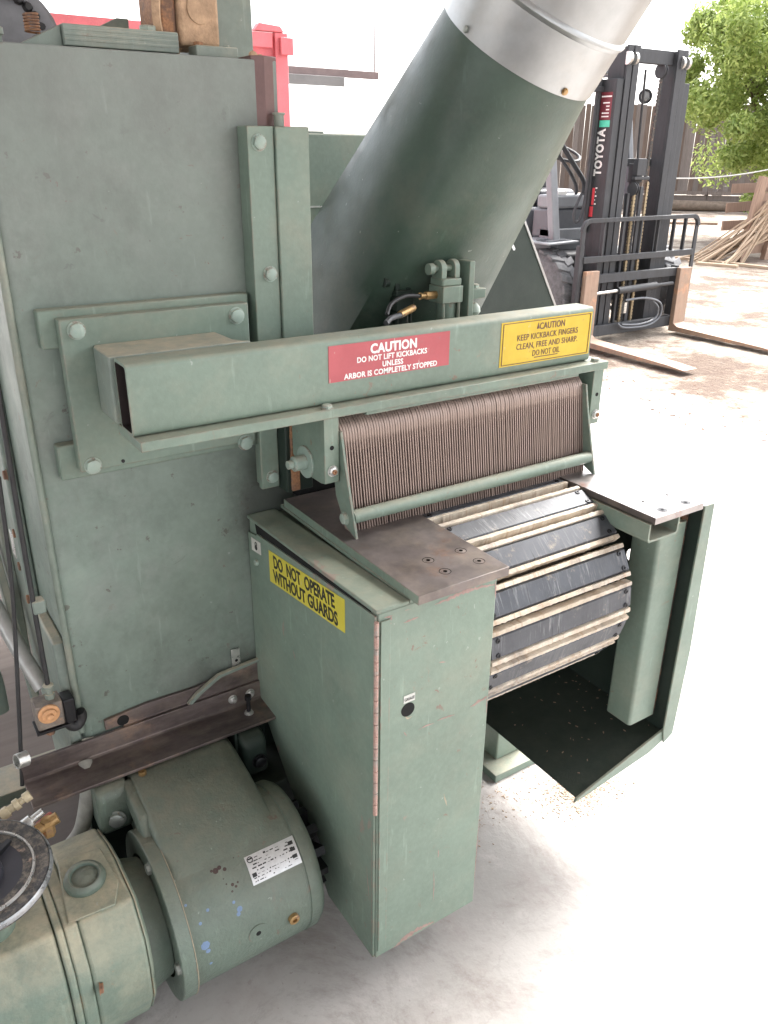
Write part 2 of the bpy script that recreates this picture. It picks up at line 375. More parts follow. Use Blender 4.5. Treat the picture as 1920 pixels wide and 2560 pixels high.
def tube(bm, pts, r, seg=10, caps=True):
    """sweep a circle along smoothed points"""
    P = [Vector(p) for p in pts]
    S = []
    for i in range(len(P)-1):
        p0 = P[max(0, i-1)]; p1 = P[i]; p2 = P[i+1]; p3 = P[min(len(P)-1, i+2)]
        kk = 6 if len(P) > 2 else 1
        for j in range(kk):
            t = j/kk
            S.append(.5*((2*p1)+(-p0+p2)*t+(2*p0-5*p1+4*p2-p3)*t*t+(-p0+3*p1-3*p2+p3)*t**3))
    S.append(P[-1])
    rings = []; prev = None
    for i, s in enumerate(S):
        d = (S[min(i+1, len(S)-1)]-S[max(0, i-1)])
        if prev is None: x, y, d = frame(d)
        else:
            d.normalize(); x = (prev-d*prev.dot(d)).normalized(); y = d.cross(x)
        prev = x
        rr = r(i/(len(S)-1)) if callable(r) else r
        rings.append([bm.verts.new(s+(x*math.cos(t)+y*math.sin(t))*rr) for t in [2*math.pi*k/seg for k in range(seg)]])
    for a, b in zip(rings, rings[1:]):
        for k in range(seg): bm.faces.new([a[k], a[(k+1) % seg], b[(k+1) % seg], b[k]])
    if caps: bm.faces.new(rings[0][::-1]); bm.faces.new(rings[-1])
def lathe(bm, prof, c, d, seg=32, caps=True):
    """prof: list of (along, radius) around axis d through c"""
    c = Vector(c); x, y, d = frame(d)
    rings = []
    for a, r in prof:
        rings.append([bm.verts.new(c+d*a+(x*math.cos(t)+y*math.sin(t))*r) for t in [2*math.pi*k/seg for k in range(seg)]])
    for a, b in zip(rings, rings[1:]):
        for k in range(seg): bm.faces.new([a[k], a[(k+1) % seg], b[(k+1) % seg], b[k]])
    if caps: bm.faces.new(rings[0][::-1]); bm.faces.new(rings[-1])
def part(name, parent, mat, fn, bev=0, smooth=False, seg=2):
    bm = bmesh.new(); fn(bm); return link(name, bm, mat, parent, smooth, bev, seg)
def pbox(name, parent, mat, x0, x1, y0, y1, z0, z1, bev=0, M=None):
    return part(name, parent, mat, lambda bm: box(bm, x0, x1, y0, y1, z0, z1, M), bev)

# hex bolt / socket screw masters share their mesh data
_mesh = {}
def shared(key, build, mats):
    if key not in _mesh:
        bm = bmesh.new(); build(bm); me = bpy.data.meshes.new(key)
        bmesh.ops.recalc_face_normals(bm, faces=bm.faces); bm.to_mesh(me); bm.free()
        for m in mats: me.materials.append(m)
        for p in me.polygons: p.use_smooth = True
        try: me.set_sharp_from_angle(angle=R(35))
        except Exception: pass
        _mesh[key] = me
    return _mesh[key]
def put(name, me, parent, loc, d=(0, 0, 1), s=1, spin=0):
    ob = bpy.data.objects.new(name, me); COL.objects.link(ob)
    ob.rotation_mode = 'QUATERNION'
    q = Vector(d).to_track_quat('Z', 'Y') @ Matrix.Rotation(spin, 3, 'Z').to_quaternion()
    ob.rotation_quaternion = q; ob.location = loc; ob.scale = (s, s, s); ob.parent = parent
    return ob
def hex_build(bm):
    lathe(bm, [(0, 1.18), (.1, 1.18)], (0, 0, 0), (0, 0, 1), 20)
    v = cyl(bm, (0, 0, .1), (0, 0, .62), 1, 1, 6)
    cyl(bm, (0, 0, .62), (0, 0, .70), .94, .80, 12)
def screw_build(bm):
    # countersunk socket screw: dark counterbore ring, head and socket
    lathe(bm, [(-.02, 1.0), (.012, 1.0), (.012, .82), (-.18, .80)], (0, 0, 0), (0, 0, 1), 24, False)
def sock_head(bm):
    lathe(bm, [(0, 1.0), (.75, 1.0), (.85, .88), (.85, .45), (.35, .45), (.35, 0.001)], (0, 0, 0), (0, 0, 1), 16)
def bolt(parent, loc, d, s, mat=None, spin=.3, name='bolt'):
    mat = mat or BOLT_G
    return put(name, shared('bolt_'+mat.name, hex_build, [mat]), parent, loc, d, s, spin)
def sock(parent, loc, d, s, mat=None, name='screw'):
    mat = mat or BLACKOX
    return put(name, shared('socket_'+mat.name, sock_head, [mat]), parent, loc, d, s)
def flush_build(bm):
    # a countersunk head sitting in a plate: proud lip of 0.4 mm, dished head, hexagon socket
    lathe(bm, [(0, 1.0), (.03, 1.0), (.03, .93), (.005, .90), (.005, .60), (.035, .56), (.035, .34), (.0, .34), (.0, .001)], (0, 0, 0), (0, 0, 1), 24)
def flush(parent, loc, s, mats):
    me = shared('flush_'+mats[0].name, flush_build, mats)
    if len(me.materials) > 1:
        for p in me.polygons:
            c = Vector(p.center); r = math.hypot(c.x, c.y)
            p.material_index = 1 if (.86 < r < .97 or r < .33) else 0
    return put('screw', me, parent, loc, (0, 0, 1), s)

def text(body, parent, mat, origin, right, up, size, sx=1., bold=0., spacing=1., align='LEFT', depth=.0004, name='lettering', fit=None):
    cu = bpy.data.curves.new('lettering', 'FONT'); cu.body = body; cu.size = size; cu.align_x = align; cu.align_y = 'BOTTOM_BASELINE'
    cu.extrude = depth; cu.offset = bold; cu.space_character = spacing; cu.resolution_u = 3
    tmp = bpy.data.objects.new('lettering', cu); COL.objects.link(tmp)
    dg = bpy.context.evaluated_depsgraph_get(); me = bpy.data.meshes.new_from_object(tmp.evaluated_get(dg))
    bpy.data.objects.remove(tmp)
    if fit:
        xs_ = [v.co.x for v in me.vertices]; ys_ = [v.co.y for v in me.vertices]
        kx = fit[0]/(max(xs_)-min(xs_)); ky = fit[1]/max(ys_); mx_ = (max(xs_)+min(xs_))/2 if align == 'CENTER' else min(xs_)
        for v in me.vertices: v.co.x = (v.co.x-mx_)*kx; v.co.y *= ky
    r = Vector(right).normalized(); u = Vector(up).normalized(); nrm = r.cross(u)
    M = Matrix(((r.x, u.x, nrm.x, origin[0]), (r.y, u.y, nrm.y, origin[1]), (r.z, u.z, nrm.z, origin[2]), (0, 0, 0, 1)))
    me.transform(M @ Matrix.Diagonal((sx, 1, 1, 1)))
    me.materials.clear(); me.materials.append(mat)
    ob = bpy.data.objects.new(name, me); COL.objects.link(ob); ob.parent = parent
    return ob
def join_texts(obs, name='lettering'):
    bm = bmesh.new()
    for o_ in obs: bm.from_mesh(o_.data)
    me = bpy.data.meshes.new(name); bm.to_mesh(me); bm.free(); me.materials.append(obs[0].data.materials[0])
    par = obs[0].parent
    for o_ in obs: bpy.data.objects.remove(o_)
    ob = bpy.data.objects.new(name, me); COL.objects.link(ob); ob.parent = par
    return ob

# ================================================================== THE SETTING
def slab():
    bm = bmesh.new(); box(bm, -14, 4.62, -9, 16, -.3, 0)
    ob = link('concrete_floor', bm, CONC); ob['kind'] = 'structure'
slab()
def dirt():
    bm = bmesh.new()
    # far sheet; a ragged lip spills over the slab edge
    ys = [-9.0+i*.06 for i in range(int(26/.06))]
    rnd = random.Random(3)
    def edge(y):
        return 4.28+.10*math.sin(y*1.9)+.05*math.sin(y*7.1+1)+.03*math.sin(y*19)+rnd.uniform(-.025, .025)-.06*max(0, 3-y)*0
    A = [bm.verts.new((edge(y), y, .0008)) for y in ys]; B = [bm.verts.new((6.2, y, .004+.006*rnd.random())) for y in ys]
    for i in range(len(ys)-1): bm.faces.new([A[i], B[i], B[i+1], A[i+1]])
    C = [bm.verts.new((300, ys[0], .004)), bm.verts.new((300, ys[-1], .004))]
    for i in range(len(ys)-1):
        pass
    bm.faces.new([B[0], C[0], C[1]]+[B[i] for i in range(len(ys)-1, 0, -1)])
    # the rest of the land round the slab
    for (x0, x1, y0, y1) in ((-300, 300, 16.94, 400), (-300, 300, -300, -9.0)):
        bm.faces.new([bm.verts.new(p) for p in ((x0, y0, .004), (x1, y0, .004), (x1, y1, .004), (x0, y1, .004))])
    bm.faces.new([bm.verts.new(p) for p in ((-300, -9, -.05), (-13.9, -9, -.05), (-13.9, 17, -.05), (-300, 17, -.05))])
    bm.faces.new([bm.verts.new(p) for p in ((-14, 15.95, .002), (6.2, 15.95, .002), (6.2, 16.94, .004), (-14, 16.94, .004))])
    ob = link('dirt_ground', bm, DIRT); ob['kind'] = 'structure'
dirt()
# unseen open shed roof, put in to shade the machine and near floor
def shed():
    bm = bmesh.new()
    xs = [-12+i*.0762*2 for i in range(int((SHED_X+12)/.1524)+1)]
    zz = lambda i: 4.25+(.03 if i % 2 else 0)
    A = [bm.verts.new((x, -8, zz(i))) for i, x in enumerate(xs)]; B = [bm.verts.new((x, SHED_Y, zz(i))) for i, x in enumerate(xs)]
    for i in range(len(xs)-1): bm.faces.new([A[i], A[i+1], B[i+1], B[i]])
    rf = link('unseen_shed_roof', bm, plain('roof_sheet', (.42, .41, .40), .5, .3, .1, 3)); rf['kind'] = 'structure'
    for i in range(8):
        y = -7.9+i*(SHED_Y+7.8)/7
        pbox('purlin', rf, plain('purlin_steel', (.35, .3, .28), .6, 0), -12, SHED_X, y, y+.08, 4.08, 4.24)
SHED_X, SHED_Y = 3.9, 6.0
shed()

# ================================================================== THE RIP SAW
saw = empty('rip_saw', (.45, 1.4, 0), 'green gang rip saw with cream edged feed slats, brown kickback fingers and warning labels', 'machine')
def P_(name, mat, x0, x1, y0, y1, z0, z1, bev=.0015, M=None, parent=None):
    ob = pbox(name, parent, mat, x0, x1, y0, y1, z0, z1, bev, M)
    ob.parent = parent or saw; 
    if parent is None: ob.matrix_parent_inverse = saw.matrix_basis.inverted()
    return ob
SAWINV = Matrix.Translation((-.45, -1.4, 0))
def sp(name, mat, fn, bev=0, smooth=False, parent=None, seg=2):
    ob = part(name, None, mat, fn, bev, smooth, seg)
    if parent is None: ob.parent = saw; ob.matrix_parent_inverse = SAWINV
    else: ob.parent = parent
    return ob
def sub(ob, parent):           # parts placed straight on the saw
    ob.matrix_parent_inverse = SAWINV if parent is saw else Matrix()
    return ob
def sbolt(parent, loc, d, s, mat=None, spin=.3, name='bolt'): return sub(bolt(parent, loc, d, s, mat, spin, name), parent)
def ssock(parent, loc, d, s, mat=None, name='screw'): return sub(sock(parent, loc, d, s, mat, name), parent)

# cabinet: a big box with a rounded left corner, side face recessed
def cab(bm):
    prism(bm, [(.222+.018*(1-math.sin(R(a_))), 1.385+.018*(1-math.cos(R(a_)))) for a_ in range(90, -1, -15)]+[(.698, 1.385), (.698, 1.75), (.222, 1.75)], .441, 1.634, 'z')
cabinet = sp('cabinet', GREEN_CAB, cab, .002)
sp('cabinet_side_post', GREEN_DUSTY, lambda bm: prism(bm, [(1.385, .441), (1.55, .20), (1.62, .20), (1.75, .60), (1.75, 1.3), (1.60, 1.3), (1.60, .66), (1.52, .66), (1.42, .66), (1.40, .66)], .2, .2215, 'x'), .004)
sp('cabinet_edge_bead', paint('dusty_highlight_edge', col=(.20, .24, .20), dust=1.5, chips=0, edge=0, seed=5, dustcol=(.34, .315, .25)), lambda bm: cyl(bm, (.2235, 1.3885, .46), (.2235, 1.3885, 1.63), .0065, .0065, 12), smooth=True)  # beige bead carries caked dust and the corner's highlight as colour
0 and sp('side_ledge', GREEN_DUSTY, lambda bm: box(bm, .150, .2205, 1.41, 1.66, .655, .672), .002)
# cabinet lower base behind the angle iron
P_('cabinet_base', GREEN_SHADED, .60, .69, 1.40, 1.9, .0, .44)
P_('cabinet_sill', ANGLE, .30, .60, 1.376, 1.3845, .40, .452)
# mounting strips and plate
P_('backing_strip', GREEN, .257, .612, 1.36, 1.3849, 1.207, 1.268, .003)
P_('backing_strip', GREEN, .255, .628, 1.36, 1.3849, .986, 1.047, .003)
mplate = P_('mounting_plate', GREEN, .282, .600, 1.335, 1.3598, 1.004, 1.256, .002)
for p in ((.307, 1.242), (.577, 1.240), (.303, 1.017), (.579, 1.008)):
    sbolt(mplate, (p[0], 1.335, p[1]-.004), (0, -1, 0), .0125)
ssock(mplate, (.353, 1.3352, 1.012), (0, -1, 0), .003)

# beam: rectangular tube with open left end, joined to a stub arm
def beam_fn(bm):
    x0, x1, y0, y1, z0, z1, t = .332, 1.297, 1.18, 1.238, 1.1005, 1.212, .005
    r = .009
    def rr(y0, y1, z0, z1, r):
        pts = []
        for cy, cz, a0 in ((y1-r, z1-r, 0), (y0+r, z1-r, 90), (y0+r, z0+r, 180), (y1-r, z0+r, 270)):
            for k in range(5):
                a = R(a0+k*22.5); pts.append((cy+r*math.cos(a), cz+r*math.sin(a)))
        return pts
    O = rr(y0, y1, z0, z1, r); I = rr(y0+t, y1-t, z0+t, z1-t, r*.6)
    k = len(O)
    Oa = [bm.verts.new((x0, a, b)) for a, b in O]; Ob = [bm.verts.new((x1, a, b)) for a, b in O]
    Ia = [bm.verts.new((x0, a, b)) for a, b in I]; Ib = [bm.verts.new((x0+.45, a, b)) for a, b in I]
    for i in range(k):
        j = (i+1) % k
        bm.faces.new([Oa[i], Ob[i], Ob[j], Oa[j]]); bm.faces.new([Ia[i], Ia[j], Ib[j], Ib[i]]).material_index = 1; bm.faces.new([Oa[i], Oa[j], Ia[j], Ia[i]])
    bm.faces.new(Ib).material_index = 1; bm.faces.new(Ob[::-1])
beam = sp('beam', [GREEN, plain('dark_tube_inside', (.022, .014, .013), .8)], beam_fn, smooth=True)  # tube inside coloured near black-brown
sp('beam_arm', GREEN_DUSTY, lambda bm: prism(bm, [(.325, 1.2385), (.325, 1.32), (.330, 1.3345), (.535, 1.3345), (.537, 1.262), (.548, 1.2445), (.560, 1.2385)], 1.108, 1.213, 'z'), .007, seg=3)
0 and sp('beam_inner_liner', BROWNTUBE, lambda bm: box(bm, .337, .350, 1.186, 1.232, 1.107, 1.206))
flange = P_('flange_plate', GREEN, .335, 1.335, 1.158, 1.266, 1.083, 1.0995, .0012)
sbolt(flange, (.659, 1.168, 1.0995), (0, 0, 1), .0095, spin=.2)
sbolt(flange, (1.310, 1.172, 1.0995), (0, 0, 1), .0095, spin=.4)
P_('flange_pad', GREEN, .735, 1.255, 1.163, 1.25, 1.076, 1.0828, .001)

# warning labels on the beam
def label(name, mat, x0, x1, z0, z1, y=1.1796, parent=saw):
    return P_(name, mat, x0, x1, y-.0006, y+.0002, z0, z1, 0)
red = label('caution_label', RED, .670, .925, 1.1385, 1.201)
yF = 1.1786
def bt(s, par, mat, x, z, wd, cap, bold=.0006, align='CENTER', y=yF, sp_=1.05):
    return text(s, par, mat, (x, y, z), (1, 0, 0), (0, 0, 1), cap/.7, 1, bold, sp_, align, .0002, fit=(wd, cap))
t1 = [bt('CAUTION', red, WHITE, .802, 1.1800, .098, .0165, .0009), bt('DO NOT LIFT KICKBACKS', red, WHITE, .800, 1.1668, .148, .0095, .0004),
      bt('UNLESS', red, WHITE, .800, 1.1540, .044, .0095, .0004), bt('ARBOR IS COMPLETELY STOPPED', red, WHITE, .7985, 1.1412, .198, .0095, .0004)]
join_texts(t1)
yel = label('kickback_finger_label', YEL, 1.049, 1.293, 1.1165, 1.2025)
bmx = bmesh.new()
for a in ((1.0535, 1.2885, 1.1190, 1.1202), (1.0535, 1.2885, 1.1988, 1.2000)): box(bmx, a[0], a[1], yF-.0004, yF+.0003, a[2], a[3])
for a in ((1.0535, 1.0547), (1.2873, 1.2885)): box(bmx, a[0], a[1], yF-.0006, yF+.0002, 1.1195, 1.1995)
box(bmx, 1.139, 1.203, yF-.0004, yF+.0003, 1.1262, 1.1276)
link('label_border', bmx, BROWNINK, yel)
bmx = bmesh.new(); prism(bmx, [(1.1405, 1.1830), (1.1475, 1.1830), (1.1440, 1.1950)], yF-.0004, yF+.0003, 'y')
link('warning_triangle', bmx, BROWNINK, yel)
t2 = [bt('CAUTION', yel, BROWNINK, 1.182, 1.1815, .068, .0128, .0003), bt('KEEP KICKBACK FINGERS', yel, BROWNINK, 1.173, 1.1640, .164, .0115, .0001),
      bt('CLEAN, FREE AND SHARP.', yel, BROWNINK, 1.173, 1.1466, .166, .0115, .0001), bt('DO NOT OIL', yel, BROWNINK, 1.171, 1.1300, .074, .0115, .0001)]
join_texts(t2)

# hanging brackets
def brk(x0, x1, yb):
    return sp('bracket', GREEN, lambda bm: prism(bm, [(1.165, 1.0825), (1.165, .963), (1.180, .960), (yb-.03, .960), (yb, .985), (yb, 1.0825)], x0, x1, 'x'), .0012)
bl = brk(.6505, .680, 1.285)
sp('washer', BOLT_G, lambda bm: lathe(bm, [(0, .030), (.004, .030)], (.6503, 1.232, .985), (-1, 0, 0), 28), .0006, parent=bl)
sp('collar', BOLT_G, lambda bm: lathe(bm, [(0, .014), (.022, .014), (.024, .012), (.024, .008), (.034, .008)], (.6465, 1.232, .985), (-1, 0, 0), 24), smooth=True, parent=bl)
sp('hole', HOLE, lambda bm: cyl(bm, (.6655, 1.1646, 1.028), (.6655, 1.170, 1.028), .0042, .0042, 16), parent=bl)
sbolt(bl, (.6665, 1.165, .985), (0, -1, 0), .0088, ZINC, name='nut')
ssock(bl, (.6665, 1.160, .985), (0, -1, 0), .0046, RUSTY, name='set_screw')
br = brk(1.303, 1.332, 1.285)
sp('hole', HOLE, lambda bm: cyl(bm, (1.3185, 1.1646, 1.028), (1.3185, 1.170, 1.028), .0042, .0042, 16), parent=br)
sbolt(br, (1.320, 1.165, .984), (0, -1, 0), .0088, ZINC, name='nut')
ssock(br, (1.320, 1.160, .984), (0, -1, 0), .0046, RUSTY, name='set_screw')
sp('finger_shaft', BLACKOX, lambda bm: cyl(bm, (.66, 1.232, 1.03), (1.32, 1.232, 1.03), .011, .011, 16))

# kickback fingers: thin plates with a hooked, rounded head
def finger_build(bm):
    pts = []
    # local: a=y, b=z ; head at top curving back to the shaft
    for k in range(9):
        a = R(180-k*11.25); pts.append((.036+.036*math.cos(a), .0+.036*math.sin(a)))
    pts += [(.065, .036), (.065, -.012), (.036, -.018), (.020, -.045), (.000, -.150), (-.012, -.188), (-.026, -.196), (-.030, -.180), (-.018, -.12)]
    prism(bm, pts, -.0012, .0012, 'x')
    hp = [(.036+.0361*math.cos(R(180-k*11.25)), .0361*math.sin(R(180-k*11.25))) for k in range(9)]+[(.036, .0), (.022, -.012), (.010, -.024), (-.0001, -.026)]
    prism(bm, hp, -.0023, .0023, 'x')
fme = shared('kickback_finger', finger_build, [FINGER])
NF = 104
for i in range(NF):
    x = .690+(1.277-.690)*i/(NF-1)
    ob = bpy.data.objects.new('kickback_finger', fme); COL.objects.link(ob); ob.parent = saw; ob.matrix_parent_inverse = SAWINV
    dz = random.uniform(-.0025, .0025)
    ob.location = (x+random.uniform(-.0002, .0002), 1.169+random.uniform(-.0005, .0005), 1.038+dz*.3)
    ob.rotation_euler = (random.uniform(-.004, .004), random.uniform(-.0022, .0022) + (.006 if i in (14, 57, 84, 93) else 0), 0)
# swing plates and lifting rod
def swing(x0, x1):
    return sp('swing_plate', GREEN, lambda bm: prism(bm, [(1.163, 1.055), (1.150, 1.0), (1.112, .868), (1.124, .872), (1.152, .884), (1.182, .93), (1.190, .99), (1.20, 1.055)], x0, x1, 'x'), .0008)
sw = swing(.6815, .6865)
sbolt(sw, (.6813, 1.148, .897), (-1, 0, 0), .0105)
swing(1.279, 1.284)
sp('lifting_rod', GREEN, lambda bm: lathe(bm, [(0, .0125), (.592, .0125)], (.6867, 1.133, .9035), (1, 0, 0), 28), smooth=True)

# left guide column
gc = P_('guide_column', GREEN, .6195, .6675, 1.345, 1.384, .90, 1.535, .0015)
P_('guide_column_cover', GREEN, .6685, .7315, 1.340, 1.40, 1.10, 1.535, .002)
P_('guide_column_back', GREEN, .640, .70, 1.40, 1.47, .88, 1.534, .002)
P_('guide_lower_block', GREEN_SHADED, .6435, .70, 1.30, 1.344, .90, 1.08, .003)
P_('rusty_shim', RUSTY, .6515, .668, 1.292, 1.2995, .905, 1.08)
P_('lower_guide_plate', GREEN, .606, .643, 1.33, 1.3445, .905, 1.085, .002)
for z, xx in ((1.510, .640), (1.300, .650)):
    sbolt(gc, (xx, 1.345, z), (0, -1, 0), .0115)
sbolt(saw, (.628, 1.33, .928), (0, -1, 0), .011, BOLT_G)
sp('brown_riser', BROWNTUBE, lambda bm: prism(bm, [(.652, 1.388), (.672, 1.378), (.699, 1.388), (.699, 1.44), (.652, 1.44)], 1.5355, 1.640, 'z'), .001)
sp('riser_foot', GREEN_DUSTY, lambda bm: (cyl(bm, (.690, 1.368, 1.5355), (.690, 1.368, 1.556), .0085, .0085, 14), cyl(bm, (.690, 1.368, 1.553), (.690, 1.368, 1.5565), .0105, .0105, 14)), .0006)

# rear cabinet seen between the column and the duct
rc = P_('rear_cabinet', GREEN_SHADED if False else GREEN, .80, 1.34, 2.0, 2.6, .1, 1.538, .004)
P_('rear_cabinet_seam', ZINC, .80, 1.34, 1.9955, 1.9995, 1.362, 1.366, 0)
P_('rear_cabinet_block', GREEN, 1.09, 1.13, 2.1, 2.15, 1.5385, 1.552, .001)
P_('rear_cabinet_catch', GREEN_DUSTY, 1.14, 1.19, 2.1, 2.14, 1.5385, 1.545, .001)

# infeed: the left guard box
bx = sp('guard_box', GREEN_BOX, lambda bm: prism(bm, [(.91, .08), (1.083, .08), (1.383, .40), (1.383, .828), (.91, .846)], .5975, .838, 'x'), .0025)
sp('guard_box_lid', GREEN_BOX, lambda bm: prism(bm, [(.903, .8465), (.903, .835), (.9065, .835), (.9065, .8462), (1.383, .829), (1.383, .8318)][::1], .5925, .6555, 'x') if False else prism(bm, [(.9085, .8462), (1.383, .8295), (1.383, .8365), (.9085, .8535)], .5925, .655, 'x'), .002)
door = sp('guard_door', GREEN_BOX, lambda bm: prism(bm, [(.913, .082), (1.083, .082), (1.381, .402), (1.381, .800), (1.345, .806), (1.338, .8115), (.925, .8405), (.913, .841)], .5925, .5970, 'x'), .001)
sp('door_gap', HOLE, lambda bm: prism(bm, [(.93, .835), (1.345, .806), (1.352, .8285), (.93, .8455)], .5955, .5972, 'x'))
# shaped wear on the box front: thin ragged flakes of bare primer
def flakes(name, mat, blobs, y, parent, seed, ax='y', th=.00035):
    rnd = random.Random(seed)
    def fn(bm):
        for pts, wd in blobs:
            L = [Vector((a, b)) for a, b in pts]
            up, lo = [], []
            for i in range(len(L)-1):
                n_ = max(3, int((L[i+1]-L[i]).length/.0035))
                for k in range(n_):
                    t = k/n_; p = L[i].lerp(L[i+1], t); d = (L[i+1]-L[i]).normalized(); nn = Vector((-d.y, d.x))
                    prog = (i+t)/(len(L)-1); ww = wd*(math.sin(math.pi*min(1, max(.04, prog)))**.6)
                    up.append(p+nn*ww*rnd.uniform(.15, 1)); lo.append(p-nn*ww*rnd.uniform(.15, 1))
            up.append(L[-1]); pts2 = up+lo[::-1]
            k = len(up)
            def v3(q, off): return (q.x, y-off, q.y) if ax == 'y' else (y-off, q.x, q.y)
            U = [bm.verts.new(v3(q, th)) for q in up]; W = [bm.verts.new(v3(q, th)) for q in lo]
            for i in range(len(W)-1): bm.faces.new([U[i], U[i+1], W[i+1], W[i]])
            bm.faces.new([U[-2], U[-1], W[-1]])
    ob = sp(name, mat, fn, parent=parent); ob['kind'] = 'stuff'; return ob
PRIMER = plain('bare_primer', (.34, .225, .20), .6, 0, .25, 60)
PRIMER2 = plain('tan_stain', (.40, .34, .25), .7, 0, .2, 60)
flakes('bare_primer', PRIMER, [([(.706, .829), (.735, .831), (.765, .834), (.800, .833), (.836, .828)], .0055), ([(.645, .815), (.675, .8165)], .0025),
    ([(.608, .836), (.625, .835)], .003), ([(.622, .834), (.612, .812)], .005), ([(.796, .590), (.815, .594), (.8375, .598)], .005), ([(.681, .589), (.700, .590), (.716, .5885)], .0018),
    ([(.722, .591), (.742, .590), (.762, .587)], .0022), ([(.640, .081), (.665, .089), (.695, .094), (.738, .088)], .009), ([(.7295, .230), (.732, .19), (.7315, .147)], .0014),
    ([(.738, .281), (.739, .259)], .0022), ([(.647, .837), (.660, .836)], .0016), ([(.651, .597), (.657, .585)], .0016), ([(.720, .713), (.736, .708)], .0015), ([(.834, .835), (.8365, .80)], .0022),
    ([(.8335, .60), (.8355, .56)], .0016), ([(.60, .74), (.601, .70)], .0016), ([(.8365, .30), (.836, .12)], .0012)], .9099, bx, 4)
flakes('tan_stain', PRIMER2, [([(.745, .414), (.754, .380)], .0022), ([(.653, .628), (.659, .622), (.667, .6235)], .0028)], .9099, bx, 6)
flakes('door_flakes', PRIMER, [([(.935, .30), (.925, .22)], .002), ([(.918, .40), (.916, .10)], .0013), ([(1.20, .62), (1.19, .60)], .0022)], .5925, door, 7, 'x')
# piano hinge with separate knuckles
HINGE = paint('hinge_green', col=(.26, .30, .26), dust=.2, chips=.0, edge=0, seed=7, scrape=0)
hg = sp('piano_hinge', RUSTY, lambda bm: cyl(bm, (.5925, .9085, .445), (.5925, .9085, .832), .0024, .0024, 10), smooth=True)
HM = metal('hinge_steel', (.34, .30, .27), .5, .2, .75, (.30, .19, .16), .3, 70, 3)
kme = shared('hinge_knuckle', lambda bm: cyl(bm, (0, 0, 0), (0, 0, .0230), .0040, .0040, 10), [HM])
for k in range(16): put('hinge_knuckle', kme, hg, (.5925, .9080, .446+k*.0243))
st = sp('do_not_operate_label', YEL2, lambda bm: prism(bm, [(1.286, .732), (1.003, .764), (1.003, .828), (1.286, .799)], .5917, .5924, 'x'))
rgt = Vector((0, -.283, .031)).normalized(); upv = Vector((0, .1, 1)).normalized(); upv = (upv-rgt*upv.dot(rgt)).normalized()
def st_t(s, d, hgt, wd, cap):
    o0 = Vector((.5915, 1.286, .732))+rgt*d+upv*hgt
    return text(s, st, BLACKINK, o0, rgt, upv, cap/.7, 1, .0011, 1.0, 'CENTER', .0002, fit=(wd, cap))
join_texts([st_t('DO  NOT  OPERATE', .141, .0365, .232, .0255), st_t('WITHOUT GUARDS', .141, .0060, .246, .0255)])
lk = sp('lock_label', plain('pale_label', (.62, .60, .55), .5), lambda bm: prism(bm, [(1.365, .767), (1.323, .772), (1.323, .799), (1.365, .795)], .5918, .5924, 'x'))
sp('padlock_symbol', BLACKINK, lambda bm: (cyl(bm, (.5917, 1.344, .780), (.5912, 1.344, .780), .0055, .0055, 16), lathe(bm, [(0, .0048), (.0005, .0048), (.0005, .003), (0, .003)], (.5917, 1.344, .7875), (-1, 0, 0), 14, False)), parent=lk)
ssock(door, (.5925, 1.344, .747), (-1, 0, 0), .0062, BOLT_G)
ssock(door, (.5922, 1.344, .747), (-1, 0, 0), .0036, RUSTY)
sp('grease_hole', HOLE, lambda bm: cyl(bm, (.658, .9093, .641), (.658, .915, .641), .0135, .0135, 28), parent=bx)
gl = sp('grease_label', plain('white_label', (.62, .62, .58), .5), lambda bm: box(bm, .6485, .6715, .9088, .9094, .6565, .6715))
text('GREASE', gl, BLACKINK, (.6600, .9085, .6606), (1, 0, 0), (0, 0, 1), .0085, .70, .00005, 1.0, 'CENTER', .0001)
P_('box_front_flange', GREEN_BOX, .6005, .6185, .9062, .9094, .10, .832, .0006)

# bed plates
def bed(x0, x1, mat, z1, th, y1, side=None):
    ob = P_('bed_plate', [mat, side or mat], x0, x1, .888, y1, z1-th, z1, .0008)
    for p in ob.data.polygons: p.material_index = 1 if (abs(p.normal.z) < .5 and abs(p.normal.x) > .5) or p.normal.z < -.5 else 0
    return ob
lp = bed(.657, .843, PLATE, .8695, .0165, 1.345, GREEN_BOX); lp['label'] = 'brown steel bed plate on top of the guard box'
for p in ((.742, .979), (.811, .978), (.813, .931), (.742, .932)): sub(flush(lp, (p[0], p[1], .8696), .0104, [PLATE, HOLE]), lp)
sp('bed_plate_support', GREEN, lambda bm: box(bm, .6565, .838, .9105, 1.36, .846, .8525), .001)
rp = bed(1.208, 1.352, PLATE_R, .8695, .0145, 1.32, PLATE); rp['label'] = 'bright steel bed plate with a square front corner'
for i, p in enumerate(((1.251, .955), (1.320, .953), (1.320, .908), (1.251, .908))): sub(flush(rp, (p[0], p[1], .8696), .0104, [PLATE_R, HOLE]) if i < 2 else flush(rp, (p[0], p[1], .8696), .0104, [BLACKOX]), rp)

